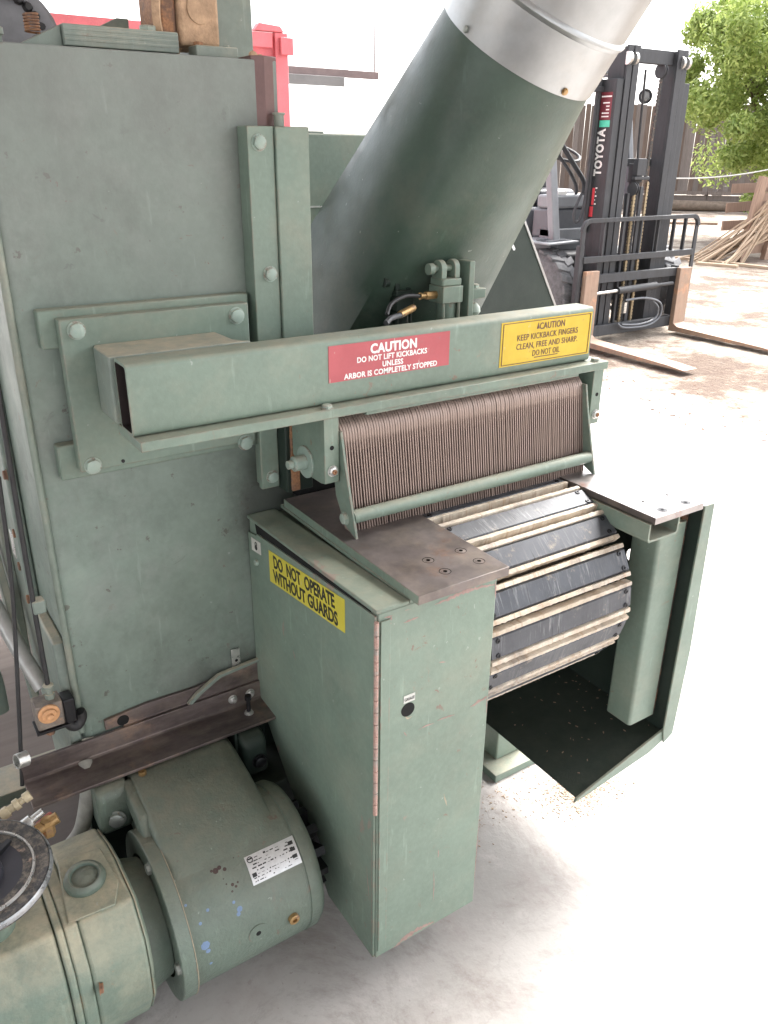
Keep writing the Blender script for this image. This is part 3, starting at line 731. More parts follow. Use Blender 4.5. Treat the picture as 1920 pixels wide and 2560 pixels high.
# right support channel, leg and outer guard chute
def chan(bm):
    t = .0045
    pts = [(1.2005, .8555), (1.2005, .822), (1.2055, .8155), (1.285, .8155), (1.290, .822), (1.290, .8555), (1.2855, .8555), (1.2855, .8245), (1.2825, .820), (1.2085, .820), (1.205, .8245), (1.205, .8555)]
    prism(bm, pts, .893, 1.6, 'y')
sp('support_channel', GREEN, chan, .0006)
def rsq(x0, x1, y0, y1, r):
    pts = []
    for cx, cy, a0 in ((x1-r, y1-r, 0), (x0+r, y1-r, 90), (x0+r, y0+r, 180), (x1-r, y0+r, 270)):
        for k in range(5):
            a = R(a0+k*22.5); pts.append((cx+r*math.cos(a), cy+r*math.sin(a)))
    return pts
sp('right_leg', GREEN, lambda bm: prism(bm, rsq(1.276, 1.360, .922, .992, .008), .332, .8155, 'z'), smooth=True)
# chute: side sheet, sloping bottom sheet, front lips turned outwards
def sheet(name, mat, pts, th, n_, bev=.0008):
    """extrude polygon pts by th along n_"""
    def fn(bm):
        A = [bm.verts.new(Vector(p)) for p in pts]; B = [bm.verts.new(Vector(p)+Vector(n_)*th) for p in pts]
        bm.faces.new(A); bm.faces.new(B[::-1]); k = len(pts)
        for i in range(k): bm.faces.new([A[i], A[(i+1) % k], B[(i+1) % k], B[i]])
    return sp(name, mat, fn, bev)
def chute_side(bm):
    x = 1.372; cy_, cz_, r_, h_ = 1.053, .674, .0175, .03
    k = 24; ci = [bm.verts.new((x, cy_+r_*math.cos(2*math.pi*i/k), cz_+r_*math.sin(2*math.pi*i/k))) for i in range(k)]
    sq = []
    for i in range(k):
        c_, s_ = math.cos(2*math.pi*i/k), math.sin(2*math.pi*i/k); m_ = max(abs(c_), abs(s_)); sq.append(bm.verts.new((x, cy_+h_*c_/m_, cz_+h_*s_/m_)))
    for i in range(k): bm.faces.new([ci[i], ci[(i+1) % k], sq[(i+1) % k], sq[i]])
    for (y0, y1, z0, z1) in ((.896, cy_-h_, .29, .853), (cy_+h_, 1.75, .29, .853), (cy_-h_, cy_+h_, .29, cz_-h_), (cy_-h_, cy_+h_, cz_+h_, .853)):
        bm.faces.new([bm.verts.new(p) for p in ((x, y0, z0), (x, y1, z0), (x, y1, z1), (x, y0, z1))])
sp('chute_side', GREEN_SHADED, chute_side)
sheet('chute_bottom', GREEN_SHADED, [(1.374, .898, .292), (1.374, 1.75, .292), (1.108, 1.75, .226), (1.108, .898, .226)], .002, (0, 0, -1))
sheet('chute_front_lip', GREEN, [(1.342, .904, .853), (1.394, .890, .853), (1.396, .890, .285), (1.340, .904, .32)], .002, (0, 1, 0)) if False else None
sp('chute_lip', GREEN, lambda bm: prism(bm, [(1.366, .856), (1.396, .856), (1.408, .50), (1.400, .278), (1.372, .262), (1.364, .30), (1.364, .50)], .893, .897, 'y'), .0008)
sp('chute_lip_lower', GREEN, lambda bm: prism(bm, [(1.3995, .276), (1.330, .250), (1.115, .222), (1.098, .221), (1.104, .229), (1.372, .298)], .8975, .903, 'y'), .0008)
P_('chute_dark_rail', metal('dark_rust', (.05, .035, .03), .8, .4, .4, (.12, .06, .035), .1, 30, 3), 1.352, 1.371, .93, .95, .32, .84, .001)
for z in (.78, .66, .54, .42): sbolt(saw, (1.3515, .94, z), (-1, 0, 0), .008, RUSTY)
sp('chute_back', GREEN_SHADED, lambda bm: box(bm, .84, 1.375, 1.75, 1.754, .22, .9))
# inner leg with foot on the floor
P_('foot_plate', GREEN, 1.165, 1.345, 1.215, 1.345, .0, .022, .002)
P_('rear_leg', GREEN, 1.206, 1.312, 1.262, 1.330, .022, .80, .004)
P_('chain_bed', GREEN_SHADED, .845, 1.20, 1.30, 1.9, .50, .62, .002)

# feed chain of slats
CY, CZ, CR = 1.112, .669, .200
slat_n = 16; pitch = 360/slat_n
def slat_body(bm):
    # local: x across, y tangential, z radial out; origin at sprocket radius
    prism(bm, [(-.0240, -.016), (.0240, -.016), (.0240, -.0045), (.0195, .0012), (-.0195, .0012), (-.0240, -.0045)], 0, .362, 'x')
def strip_build(bm):
    rnd = random.Random(5); k = 90
    secs = []
    for i in range(k+1):
        x = .362*i/k; j = rnd.uniform(-.0005, .0003); j2 = rnd.uniform(-.0004, .0004)-(.0012 if rnd.random() < .08 else 0)
        secs.append([bm.verts.new((x, a, b)) for a, b in ((-.0046+j2, -.016), (.0040, -.016), (.0040, .0010+j), (.0030, .0026+j), (-.0046+j2, .0022+j))])
    for a, b in zip(secs, secs[1:]):
        for q in range(5): bm.faces.new([a[q], a[(q+1) % 5], b[(q+1) % 5], b[q]])
    bm.faces.new(secs[0][::-1]); bm.faces.new(secs[-1])
def scuffed_pad():
    m, n, b = base_mat('scuffed_charcoal_pad')
    a = noise(n, 9, 6, .65, coords(n, 'world', 2)); v1 = noise(n, 1, 5, .7, coords(n, 'world', 5, (150, 14, 14)))
    c = mix(n, ramp(n, a, .3, .7), (.040, .043, .052), (.085, .090, .102))
    c = mix(n, mth(n, 'MULTIPLY', ramp(n, v1, .52, .66, 0, .8), ramp(n, noise(n, 12, 4, .6, coords(n, 'world', 8)), .42, .6)), c, (.26, .265, .27))
    c = mix(n, ramp(n, noise(n, 1, 3, .6, coords(n, 'world', 12, (95, 6, 6))), .66, .70, 0, .8), c, (.015, .015, .018))
    c = mix(n, ramp(n, noise(n, 26, 6, .75, coords(n, 'world', 15)), .60, .70, 0, .6), c, (.34, .28, .21))
    n.links.new(c, b.inputs['Base Color']); b.inputs['Metallic'].default_value = .15
    n.links.new(ramp(n, v1, .3, .7, .32, .55), b.inputs['Roughness']); bump(n, b, v1, .25, .001)
    return m
bme = shared('slat_pad', slat_body, [scuffed_pad()])
def link_build(bm): box(bm, 0, .362, -.034, .034, -.034, -.018)
lme = shared('chain_link', link_build, [PALLETW if False else SAWDUST])
def slat_at(pos, ang):
    """ang: outward direction angle in the y/z plane; 90 = up, 180 = towards the viewer"""
    a = R(ang); out = Vector((0, math.cos(a), math.sin(a))); tan = Vector((0, math.sin(a), -math.cos(a)))   # x cross
    M = Matrix(((1, 0, 0, .842), (0, tan.y, out.y, pos[0]), (0, tan.z, out.z, pos[1]), (0, 0, 0, 1)))
    def mk(name, me, off, par, flip=False):
        ob = bpy.data.objects.new(name, me); COL.objects.link(ob)
        L = Matrix.Translation((0, off, 0))
        if flip: L = L @ Matrix.Translation((.362, 0, 0)) @ Matrix.Rotation(math.pi, 4, 'Z')
        ob.parent = par
        if par is saw: ob.matrix_world = M @ L; ob.matrix_parent_inverse = SAWINV; ob.matrix_basis = M @ L
        else: ob.matrix_parent_inverse = Matrix(); ob.matrix_basis = L
        return ob
    s = mk('chain_slat', bme, 0, saw)
    mk('wear_strip', shared('wear_strip_a', strip_build, [CREAM]), -.0284, s)
    mk('wear_strip', shared('wear_strip_a', strip_build, [CREAM]), .0284, s, True)
    for xx in (.014, .346):
        for yy in (-.0150, .0150):
            ob = put('screw', shared('socket_'+BLACKOX.name, sock_head, [BLACKOX]), s, (xx+random.uniform(-.002, .002), yy, -.0012), (0, 0, 1), .0052)
RR = CR-.003
for k in range(-3, 7):
    ang = 180-((82.2+59.1)/2-8.3*0 - 22.45*k) if False else None
# slat centres measured from the forward horizontal: 50.8, 28.4, 5.6, -16.2, -38 ... degrees above it
for c_ in (73.3, 50.8, 28.4, 5.9, -16.4, -38.8, -61.2, -83.6):
    a = 180-c_
    slat_at((CY+RR*math.cos(R(a)), CZ+RR*math.sin(R(a))), a)
for k in range(1, 5): slat_at((CY+.022+.0785*(k-1)+.012, CZ+RR), 90)
for k in range(0, 3): slat_at((CY+.05+.0785*k, CZ-RR), 270)
sp('sprocket_drum', plain('dusty_dark_drum', (.09, .065, .045), .9, 0, .6, 20), lambda bm: cyl(bm, (.87, CY, CZ), (1.17, CY, CZ), RR-.028, RR-.028, 32), smooth=True)
sp('chain_return_guard', GREEN_SHADED, lambda bm: box(bm, .85, 1.19, 1.2, 1.9, .50, .84))

# duct: square-to-round transition, then galvanised pipe slid over it
J = Vector((1.195, 1.337, 1.690)); AX = Vector((.151, -.546, .826)).normalized()
def duct_fn(bm):
    seg = 40; x, y, d = frame(AX, Vector((1, 0, 0)).cross(AX))
    # x axis of the ring close to world x
    xr = (Vector((1, 0, 0))-AX*AX.x).normalized(); yr = AX.cross(xr)
    rings = []
    L = .78
    c0 = J-AX*L
    hw, hd = .20, .175
    for s in range(13):
        t = s/12
        ring = []
        for k in range(seg):
            a = 2*math.pi*(k+.5)/seg
            ca, sa = math.cos(a), math.sin(a)
            m = max(abs(ca)/1.0, abs(sa)/1.0)
            sq = Vector((ca/m*hw, sa/m*hd, 0)); ci = Vector((ca*.158, sa*.158, 0))
            tt = t
            q = sq.lerp(ci, tt)
            ring.append(bm.verts.new(c0+AX*(L*t)+xr*q.x+yr*q.y))
        rings.append(ring)
    for a, b in zip(rings, rings[1:]):
        for k in range(seg): bm.faces.new([a[k], a[(k+1) % seg], b[(k+1) % seg], b[k]])
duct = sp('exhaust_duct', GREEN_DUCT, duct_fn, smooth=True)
gp = empty('galvanized_pipe', tuple(J), 'bare galvanized pipe sleeve with raised beads over the top of the green duct', 'pipe')
def gpipe(bm):
    pr = [(-.012, .1605), (-.012, .163), (.05, .163)]
    def bead(a): return [(a-.008, .163), (a-.004, .1665), (a, .168), (a+.004, .1665), (a+.008, .163)]
    pr += bead(.085)+[(.17, .163)]+bead(.195)+[(.215, .163), (.2155, .1655), (.30, .1655)]+[(x_, r_+.0025) for x_, r_ in bead(.34)]+[(.42, .1655), (.9, .1655), (2.2, .1655)]
    lathe(bm, pr, (0, 0, 0), AX, 64, False)
pipe = link('pipe_wall', (lambda b: (gpipe(b), b)[1])(bmesh.new()), GALV, gp, True)
xr_ = (Vector((1, 0, 0))-AX*AX.x).normalized(); yr_ = AX.cross(xr_)
def on_pipe(al, ang, r=.164): return AX*al+(xr_*math.cos(R(ang))+yr_*math.sin(R(ang)))*r, (xr_*math.cos(R(ang))+yr_*math.sin(R(ang)))
for al, an, ms in ((-.003, 187, BOLT), (-.002, 265, BRASS), (.20, 262, RUSTY), (.21, 300, RUSTY)):
    p, q = on_pipe(al, an); bolt(gp, p, q, .0055 if al < .1 else .0035, ms, name='screw')

# side hood sheet behind the duct, with daylight through slots painted as white bars
def hood(bm):
    prism(bm, [(1.25, .95), (1.835, .95), (1.835, 1.03), (1.62, 1.385), (1.56, 1.44), (1.25, 1.44)], 1.80, 1.804, 'y')
hd_ = sp('hood_sheet', GREEN_SHADED, hood)
def daylight_bar(cx, cz, ln, ang):
    return sp('daylight_bar', plain('painted_daylight', (.85, .85, .85), .8), lambda bm: prism(bm, [(-ln/2, -.004), (ln/2, -.004), (ln/2+.003, 0), (ln/2, .004), (-ln/2, .004), (-ln/2-.003, 0)], 1.7985, 1.7995, 'y', Matrix.Translation((cx, 0, cz)) @ Matrix.Rotation(R(ang), 4, 'Y')), parent=hd_)
sp('hood_edge', GALV, lambda bm: prism(bm, [(1.832, 1.03), (1.617, 1.385), (1.623, 1.388), (1.839, 1.033)], 1.797, 1.81, 'y'))
daylight_bar(1.612, 1.272, .055, 55); daylight_bar(1.543, 1.202, .018, 55)
P_('hood_floor', GREEN_SHADED, .75, 1.32, 1.45, 1.80, 1.04, 1.05, 0)
P_('dark_throat_fill', HOLE, .702, 1.36, 1.36, 1.6, .856, 1.05, 0)  # black block added so the gap above the bed plate reads as shade

# little air cylinders on the beam's far side
def aircyl(x, y, z, s=1., mat=GREEN):
    c = sp('air_cylinder', mat, lambda bm: box(bm, x, x+.052*s, y, y+.05*s, z, z+.034*s), .0015)
    sp('cylinder_barrel', mat, lambda bm: cyl(bm, (x+.030*s, y+.028*s, z-.09), (x+.030*s, y+.028*s, z), .020*s, .020*s, 20), smooth=True, parent=c)
    for dx, dy in ((.006, .006), (.046, .006), (.046, .044)):
        sp('tie_rod', mat, lambda bm: cyl(bm, (x+dx*s, y+dy*s, z-.09), (x+dx*s, y+dy*s, z), .0035*s, .0035*s, 8), smooth=True, parent=c)
    sp('end_block', mat, lambda bm: box(bm, x+.0005, x+.050*s, y+.003, y+.047*s, z+.0342*s, z+.049*s), .003, parent=c)
    for dx in (.0, .034):
        def lug(bm):
            pts = [(y+.008*s, z+.049*s), (y+.042*s, z+.049*s)]+[(y+.025*s+.017*s*math.cos(R(a)), z+.068*s+.017*s*math.sin(R(a))) for a in range(0, 181, 20)]
            prism(bm, pts, x+(dx+.001)*s, x+(dx+.014)*s, 'x')
        sp('clevis_lug', mat, lug, .001, parent=c)
    sp('clevis_pin', mat, lambda bm: (cyl(bm, (x-.018*s, y+.025*s, z+.068*s), (x+.05*s, y+.025*s, z+.068*s), .0065*s, .0065*s, 14), cyl(bm, (x-.022*s, y+.025*s, z+.068*s), (x-.010*s, y+.025*s, z+.068*s), .0115*s, .0115*s, 16)), smooth=True, parent=c)
    return c
ac = aircyl(1.045, 1.36, 1.212)
aircyl(.985, 1.44, 1.190, .85, GREEN_SHADED)
P_('cylinder_mount', GREEN, 1.112, 1.126, 1.36, 1.42, 1.10, 1.293, .0015)
P_('clamp_block', GREEN, 1.1265, 1.172, 1.375, 1.405, 1.212, 1.233, .0015)
P_('clamp_post', GREEN, 1.1265, 1.139, 1.375, 1.405, 1.10, 1.2118, .0015)
sbolt(saw, (1.149, 1.39, 1.2332), (0, 0, 1), .012, BOLT_G)
sp('clamp_ball', BOLT_G, lambda bm: lathe(bm, [(0, .002), (.004, .012), (.012, .017), (.022, .015), (.03, .008)], (1.150, 1.39, 1.172), (0, 0, 1), 18), smooth=True)
sp('hose_fitting', BRASS, lambda bm: (cyl(bm, (1.018, 1.385, 1.228), (1.045, 1.385, 1.228), .0085, .0085, 6), cyl(bm, (1.008, 1.385, 1.228), (1.02, 1.385, 1.228), .006, .006, 12), cyl(bm, (1.004, 1.385, 1.228), (1.008, 1.385, 1.228), .0075, .0075, 12)), .0004)
h1 = tag(link('air_hose', (lambda b: (tube(b, [(1.006, 1.385, 1.228), (.965, 1.38, 1.232), (.925, 1.37, 1.222), (.90, 1.35, 1.205)], .0042, 8), b)[1])(bmesh.new()), RUBBER, None, True), 'short black air hose arching out of the brass fitting behind the beam', 'hose')
h2 = tag(link('air_hose', (lambda b: (tube(b, [(.945, 1.36, 1.200), (.915, 1.355, 1.197), (.895, 1.345, 1.190)], .0058, 8), b)[1])(bmesh.new()), plain('grey_rubber', (.10, .10, .105), .5), None, True), 'grey hose stub with brass ferrule just below the black hose', 'hose')
sp('hose_ferrule', BRASS, lambda bm: (cyl(bm, (.938, 1.36, 1.2), (.985, 1.38, 1.207), .0075, .0075, 12)), smooth=True)

# things on top of the cabinet
tp = P_('top_plate', GREEN_DUSTY, .365, .541, 1.41, 1.60, 1.6375, 1.666, .0015)
for z in (1.644, 1.651, 1.658): P_('plate_ridge', GREEN_DUSTY, .3655, .5405, 1.4085, 1.4098, z, z+.0035, .0008, parent=None)
sp('top_wedge', GREEN_DUSTY, lambda bm: prism(bm, [(.30, 1.6345), (.3645, 1.6345), (.3645, 1.664)], 1.42, 1.60, 'y'), .001)
sp('top_gusset', GREEN_DUSTY, lambda bm: prism(bm, [(.43, 1.6665), (.52, 1.6665), (.52, 1.70), (.50, 1.70)], 1.58, 1.59, 'y'), .001)
sbolt(tp, (.503, 1.440, 1.6662), (0, 0, 1), .0135)
sb = P_('bearing_housing', SAWDUST, .556, .625, 1.44, 1.55, 1.652, 1.80, .006)
P_('bearing_side', RUSTY, .529, .5555, 1.45, 1.55, 1.636, 1.80, .004)
sp('bearing_rim', SAWDUST, lambda bm: lathe(bm, [(0, .052), (.012, .052), (.012, .046), (0, .046)], (.543, 1.47, 1.69), (.75, -.66, 0), 28, False), smooth=True)
sp('bearing_cap', SAWDUST, lambda bm: lathe(bm, [(0, .022), (.003, .022), (.004, .018)], (.592, 1.4398, 1.705), (0, -1, 0), 24), smooth=True)
P_('bearing_foot', GREEN_DUSTY, .567, .6395, 1.405, 1.439, 1.6345, 1.651, .002)
sbolt(saw, (.577, 1.42, 1.651), (0, 0, 1), .008, RUSTY); sbolt(saw, (.627, 1.42, 1.651), (0, 0, 1), .005, BOLT_G)
P_('top_guard', GREEN_DUSTY, .605, .722, 1.52, 1.60, 1.62, 1.86, .003)
sbolt(saw, (.527, 1.45, 1.693), (-1, 0, 0), .006, RUSTY)
sbolt(saw, (.668, 1.41, 1.641), (0, -1, .2), .007, SAWDUST); sbolt(saw, (.683, 1.415, 1.641), (0, -1, .2), .004, SAWDUST)
spr = sp('spring', RUSTY, lambda bm: tube(bm, [(.334+.010*math.cos(k*.9), 1.46+.010*math.sin(k*.9), 1.656+k*.00058) for k in range(44)], .0017, 6), smooth=True)
pul = sp('ribbed_pulley', plain('grey_cast_iron', (.20, .20, .21), .5, .3, .25, 12), lambda bm: lathe(bm, [(0, .088), (.03, .094), (.034, .088), (.05, .088), (.05, .001)], (.330, 1.66, 1.652), (-.3, -1, .12), 44), smooth=True)
sp('pulley_teeth', RUBBER, lambda bm: [lathe(bm, [(0, .006), (.010, .0085), (.02, .005)], (.315+.070*math.cos(R(a)), 1.612, 1.656+.070*math.sin(R(a))), (0, -1, 0), 8) for a in range(20, 170, 13)], smooth=True)
sp('grease_cap', GREEN_DUSTY, lambda bm: lathe(bm, [(0, .017), (.012, .017), (.013, .020), (.022, .020), (.024, .016)], (.268, 1.44, 1.6345), (0, 0, 1), 24), smooth=True)

# ------------------------------------------------------------ motor slung below the cabinet
MY, MZ = 1.143, .190  # motor, gearbox and handwheel positions and sizes are scaled up about the camera
motor = sp('motor', GREEN_MOTOR, lambda bm: lathe(bm, [(.0, .147), (.003, .148), (.225, .148), (.226, .1465), (.230, .1465), (.231, .149), (.250, .149), (.261, .141), (.268, .121)], (.278, MY, MZ), (1, 0, 0), 80), smooth=True)
def saddle(bm):
    secs = []
    for x, dz in ((.276, -.006), (.285, 0), (.36, 0), (.455, 0), (.480, -.004), (.495, -.020)):
        f = max(0, (x-.455)/.04)
        secs.append((x, [(1.16, .22), (1.055, .3070-.004*f), (1.080, .3255-.006*f), (1.115, .3455-.012*f), (1.16, .364+dz*.5-.016*f), (1.215, .380+dz-.008*f), (1.30, .388+dz), (1.36, .388+dz), (1.36, .24), (1.20, .20)]))
    rings = [[bm.verts.new((x, a, b)) for a, b in pts] for x, pts in secs]
    k = len(rings[0])
    for a, b in zip(rings, rings[1:]):
        for i in range(k): bm.faces.new([a[i], a[(i+1) % k], b[(i+1) % k], b[i]])
    bm.faces.new(rings[0][::-1]); bm.faces.new(rings[-1])
sp('motor_saddle', GREEN_MOTOR, saddle, .014, seg=4)
lug_ = sp('hanger_lug', GREEN_MOTOR, lambda bm: prism(bm, [(1.275, .292), (1.278, .375), (1.292, .389), (1.36, .389), (1.36, .28), (1.30, .28)], .210, .272, 'x'), .013, seg=4)
sp('lug_web', GREEN_MOTOR, lambda bm: prism(bm, [(1.14, .30), (1.20, .374), (1.30, .387), (1.30, .345), (1.22, .32)], .262, .2845, 'x'), .009, seg=4)
sbolt(lug_, (.240, 1.2745, .322), (-.35, -1, .1), .0150, BOLT)
sp('hanger_rear_lug', GREEN_SHADED, lambda bm: prism(bm, [(1.27, .29), (1.272, .372), (1.29, .388), (1.36, .388), (1.36, .28)], .505, .560, 'x'), .014, seg=4)
sbolt(saw, (.538, 1.270, .327), (0, -1, 0), .014, BLACKOX)
mf = sp('motor_flange', GREEN_MOTOR, lambda bm: lathe(bm, [(0, .114), (0, .1555), (.0015, .157), (.025, .157), (.026, .148)], (.252, MY, MZ), (1, 0, 0), 80, False), smooth=True)
sp('rust_line', PRIMER2, lambda bm: lathe(bm, [(0, .1490), (0, .1576), (.0012, .1576), (.0012, .149)], (.2776, MY, MZ), (1, 0, 0), 72, False), smooth=True)
sp('motor_neck', GREEN_MOTOR, lambda bm: lathe(bm, [(0, .120), (.041, .108), (.042, .100)], (.211, MY, MZ), (1, 0, 0), 56), smooth=True)
for a in (4, 80): sbolt(mf, (.2518, MY-.140*math.cos(R(a)), MZ+.140*math.sin(R(a))), (-1, 0, 0), .0098, BOLT)
def cylpt(x, ang, r=.148): return (x, MY-r*math.cos(R(ang)), MZ+r*math.sin(R(ang))), (0, -math.cos(R(ang)), math.sin(R(ang)))
p, q = cylpt(.468, 0); ssock(motor, p, q, .0104, BRASS, 'plug')
p, q = cylpt(.398, 2); flakes('bare_primer', plain('brown_scab', (.10, .06, .055), .7), [([(0, 0), (.001, 0)], .001)], -5, motor, 3) if False else None
sp('drain_boss', GREEN_MOTOR, lambda bm: cyl(bm, Vector(p)+Vector(q)*.0005, Vector(p)-Vector(q)*.004, .0196, .0196, 24), parent=motor)
sp('drain_hole', HOLE, lambda bm: cyl(bm, Vector(p)+Vector(q)*.0009, Vector(p)-Vector(q)*.003, .0050, .0050, 14), parent=motor)
ssock(saw, (.303, 1.292, .388), (0, 0, 1), .0078, BRASS, 'plug')
# nameplate curved on the barrel
def nplate(r, x0, x1, a0, a1, th):
    def fn(bm):
        rows = []
        for k in range(9):
            a = R(a0+(a1-a0)*k/8)
            rows.append([bm.verts.new((x, MY-rr*math.cos(a), MZ+rr*math.sin(a))) for x, rr in ((x0, r), (x1, r), (x1, r+th), (x0, r+th))])
        for a, b in zip(rows, rows[1:]):
            for i in range(4): bm.faces.new([a[i], a[(i+1) % 4], b[(i+1) % 4], b[i]])
        bm.faces.new(rows[0]); bm.faces.new(rows[-1][::-1])
    return fn
np_ = sp('nameplate', ALU, nplate(.1479, .407, .506, 37, 57, .0008))
def nprint(bm):
    rnd = random.Random(4)
    for row in range(8):
        a = 38.6+row*2.2
        x = .412
        while x < .498:
            wd = rnd.uniform(.0015, .009)
            if rnd.random() < (.85 if row == 7 else .62):
                nplate(.1487, x, min(.5015, x+wd), a, a+rnd.uniform(.25, 1.0 if row < 7 else 1.5), .00025)(bm)
            x += wd+rnd.uniform(.0008, .004)
    for a0 in (42, 47, 51.5): nplate(.1487, .492, .5015, a0, a0+2.6, .0003)(bm)
    nplate(.1487, .4105, .419, 42, 44.8, .0003)(bm)
sp('nameplate_print', BLACKINK, nprint, parent=np_)
sp('nameplate_emblem', BLACKINK, lambda bm: lathe(bm, [(0, .0058), (.0003, .0058), (.0003, .0042), (0, .0042)], cylpt(.4155, 54.0, .1488)[0], cylpt(.4155, 54.0)[1], 18, False), parent=np_)
sc_ = sp('rust_scabs', plain('brown_scab', (.075, .045, .04), .7), lambda bm: [lathe(bm, [(0, r_), (.0003, r_*.6), (.0003, .0004)], cylpt(x_, a_, .1481)[0], cylpt(x_, a_)[1], 7, False) for x_, a_, r_ in ((.352, 57, .0055), (.360, 58, .004), (.368, 55.5, .0035), (.345, 58, .0025), (.372, 44, .003), (.377, 42, .0025), (.368, 40, .002), (.382, 44, .002), (.362, 46, .0015), (.415, 66, .0022), (.417, 68, .0018), (.36, 50, .0012), (.39, 60, .0012))], parent=motor); sc_['kind'] = 'stuff'
ps_ = sp('paint_spots', plain('blue_paint_spot', (.16, .24, .38), .5), lambda bm: [lathe(bm, [(0, r_), (.0003, r_*.6), (.0003, .0004)], cylpt(x_, a_, .1481)[0], cylpt(x_, a_)[1], 7, False) for x_, a_, r_ in ((.300, 14, .0085), (.303, 9, .0045), (.3, 30, .003), (.305, -3, .003), (.372, 27, .0055), (.368, 24, .004), (.365, 33, .003), (.318, 36, .003), (.285, 45, .0025))], parent=motor)
P_('added_dark_plinth', GREEN_SHADED, .30, .83, 1.26, 1.95, .0, .26, .003)  # dark box added to blacken the shaded gap behind the motor
P_('added_dark_plinth', GREEN_SHADED, .597, .83, 1.385, 1.95, .262, .80, .003)
ps_['kind'] = 'stuff'
# coupling / fan seen between motor and guard
sp('shaft_coupling', BLACKOX, lambda bm: lathe(bm, [(0, .034), (.045, .034)], (.546, MY, MZ), (1, 0, 0), 20), smooth=True)
sp('fan_blades', BLACKOX, lambda bm: [box(bm, .553, .578, -.008, .008, .03, .088, Matrix.Translation((0, MY, MZ)) @ Matrix.Rotation(R(a), 4, 'X')) for a in range(0, 360, 30)])

# gearbox left of the motor
def gprof():
    return [(1.30, .300), (1.215, .335), (1.163, .347), (1.055, .348), (1.008, .296), (1.000, .235), (1.004, .160), (1.045, .080), (1.12, .045), (1.30, .045)]
def gsec(bm, x0, x1, k0=1., k1=1.):
    cy_, cz_ = 1.143, .195
    A = [bm.verts.new((x0, cy_+(a-cy_)*k0, cz_+(b-cz_)*k0)) for a, b in gprof()]
    B = [bm.verts.new((x1, cy_+(a-cy_)*k1, cz_+(b-cz_)*k1)) for a, b in gprof()]
    k = len(A); bm.faces.new(A); bm.faces.new(B[::-1])
    for i in range(k): bm.faces.new([A[i], A[(i+1) % k], B[(i+1) % k], B[i]])
gb = sp('gearbox', GREEN_GEAR, lambda bm: (gsec(bm, .113, .2035, 1.0, 1.0), gsec(bm, .2040, .2125, 1.0, .93)), .007, seg=4)
sp('gearbox_pad', GREEN_GEAR, lambda bm: prism(bm, [(.100, 1.06), (.175, 1.055), (.195, 1.10), (.188, 1.19), (.115, 1.20)], .3475, .3515, 'z'), .002)
sp('gearbox_seam_flange', GREEN_GEAR, lambda bm: (gsec(bm, .078, .090, 1.022, 1.022), gsec(bm, .0905, .1128, 1.012, 1.0)), .004, seg=3)
sp('gearbox_rear_half', GREEN_GEAR, lambda bm: gsec(bm, -.45, .0777, 1.005, 1.005), .008, seg=4)
sbolt(gb, (.120, .998, .252), (1, -.25, 0), .0085, RUSTY)
kn = sp('breather_cap', GREEN_MOTOR, lambda bm: lathe(bm, [(-.004, .032), (.008, .035), (.015, .0325), (.0195, .0265), (.018, .0235), (.0135, .0215), (.0155, .017), (.019, .008), (.0195, .001)], (.1455, 1.130, .350), (0, -.12, 1), 40), smooth=True)
# big dial-like handwheel
HC = (-.004, 1.118, .4605)
hw = sp('handwheel', metal('handwheel_rim', (.30, .31, .32), .3, .5, 0, (0, 0, 0), .5, 30, 4, dust=.2), lambda bm: lathe(bm, [(-.004, .1035), (.0, .1075), (.006, .1065), (.009, .1035), (.006, .1025)], HC, (0, -.1, 1), 64, False), smooth=True)
sp('wheel_disc', metal('speckled_black', (.05, .048, .048), .5, .6, .1, (.3, .2, .15), .2, 60, 4, dust=.55), lambda bm: lathe(bm, [(-.007, .104), (.009, .102), (.006, .081), (.004, .063)], HC, (0, -.1, 1), 64, False), smooth=True, parent=hw)
sp('wheel_inner_ring', ZINC, lambda bm: lathe(bm, [(.004, .083), (.0098, .081), (.0098, .078), (.003, .078)], HC, (0, -.1, 1), 64, False), smooth=True, parent=hw)
sp('wheel_plate', FL_SEAT, lambda bm: lathe(bm, [(.0, .078), (.004, .077), (.002, .035), (.014, .033), (.016, .014), (.016, .001)], HC, (0, -.1, 1), 48, False), smooth=True, parent=hw)
sp('wheel_pointer', BLACKOX, lambda bm: box(bm, -.003, .068, -.004, .004, .466, .474, Matrix.Translation((HC[0], HC[1], 0)) @ Matrix.Rotation(R(38), 4, 'Z')), parent=hw)
sp('wheel_stem', GREEN_GEAR, lambda bm: cyl(bm, (HC[0], HC[1], .345), (HC[0], HC[1], .456), .035, .035, 24), smooth=True)

# angle iron and rest of the hanger
ai = sp('angle_iron', ANGLE, lambda bm: prism(bm, [(1.376, .448), (1.369, .448), (1.369, .409), (1.364, .405), (1.296, .401), (1.296, .394), (1.376, .394)], .104, .600, 'x'), .0015)
for xx in (.528, .568):
    b_ = sbolt(ai, (xx, 1.3688, .426), (0, -1, 0), .0088, ZINC); ssock(ai, (xx, 1.3635, .426), (0, -1, 0), .0055, ZINC)
sp('adjusting_bolt', BLACKOX, lambda bm: (cyl(bm, (.549, 1.335, .40), (.549, 1.335, .445), .0045, .0045, 10), cyl(bm, (.549, 1.335, .438), (.549, 1.335, .448), .0075, .0075, 6)), parent=ai)
sbolt(ai, (.549, 1.335, .403), (0, 0, 1), .0085, ZINC, name='nut')
sp('upper_bar', ANGLE, lambda bm: prism(bm, [(.265, .452), (.265, .474), (.35, .482), (.45, .480), (.595, .496), (.60, .48), (.60, .45)], 1.3765, 1.3845, 'y'), .001)
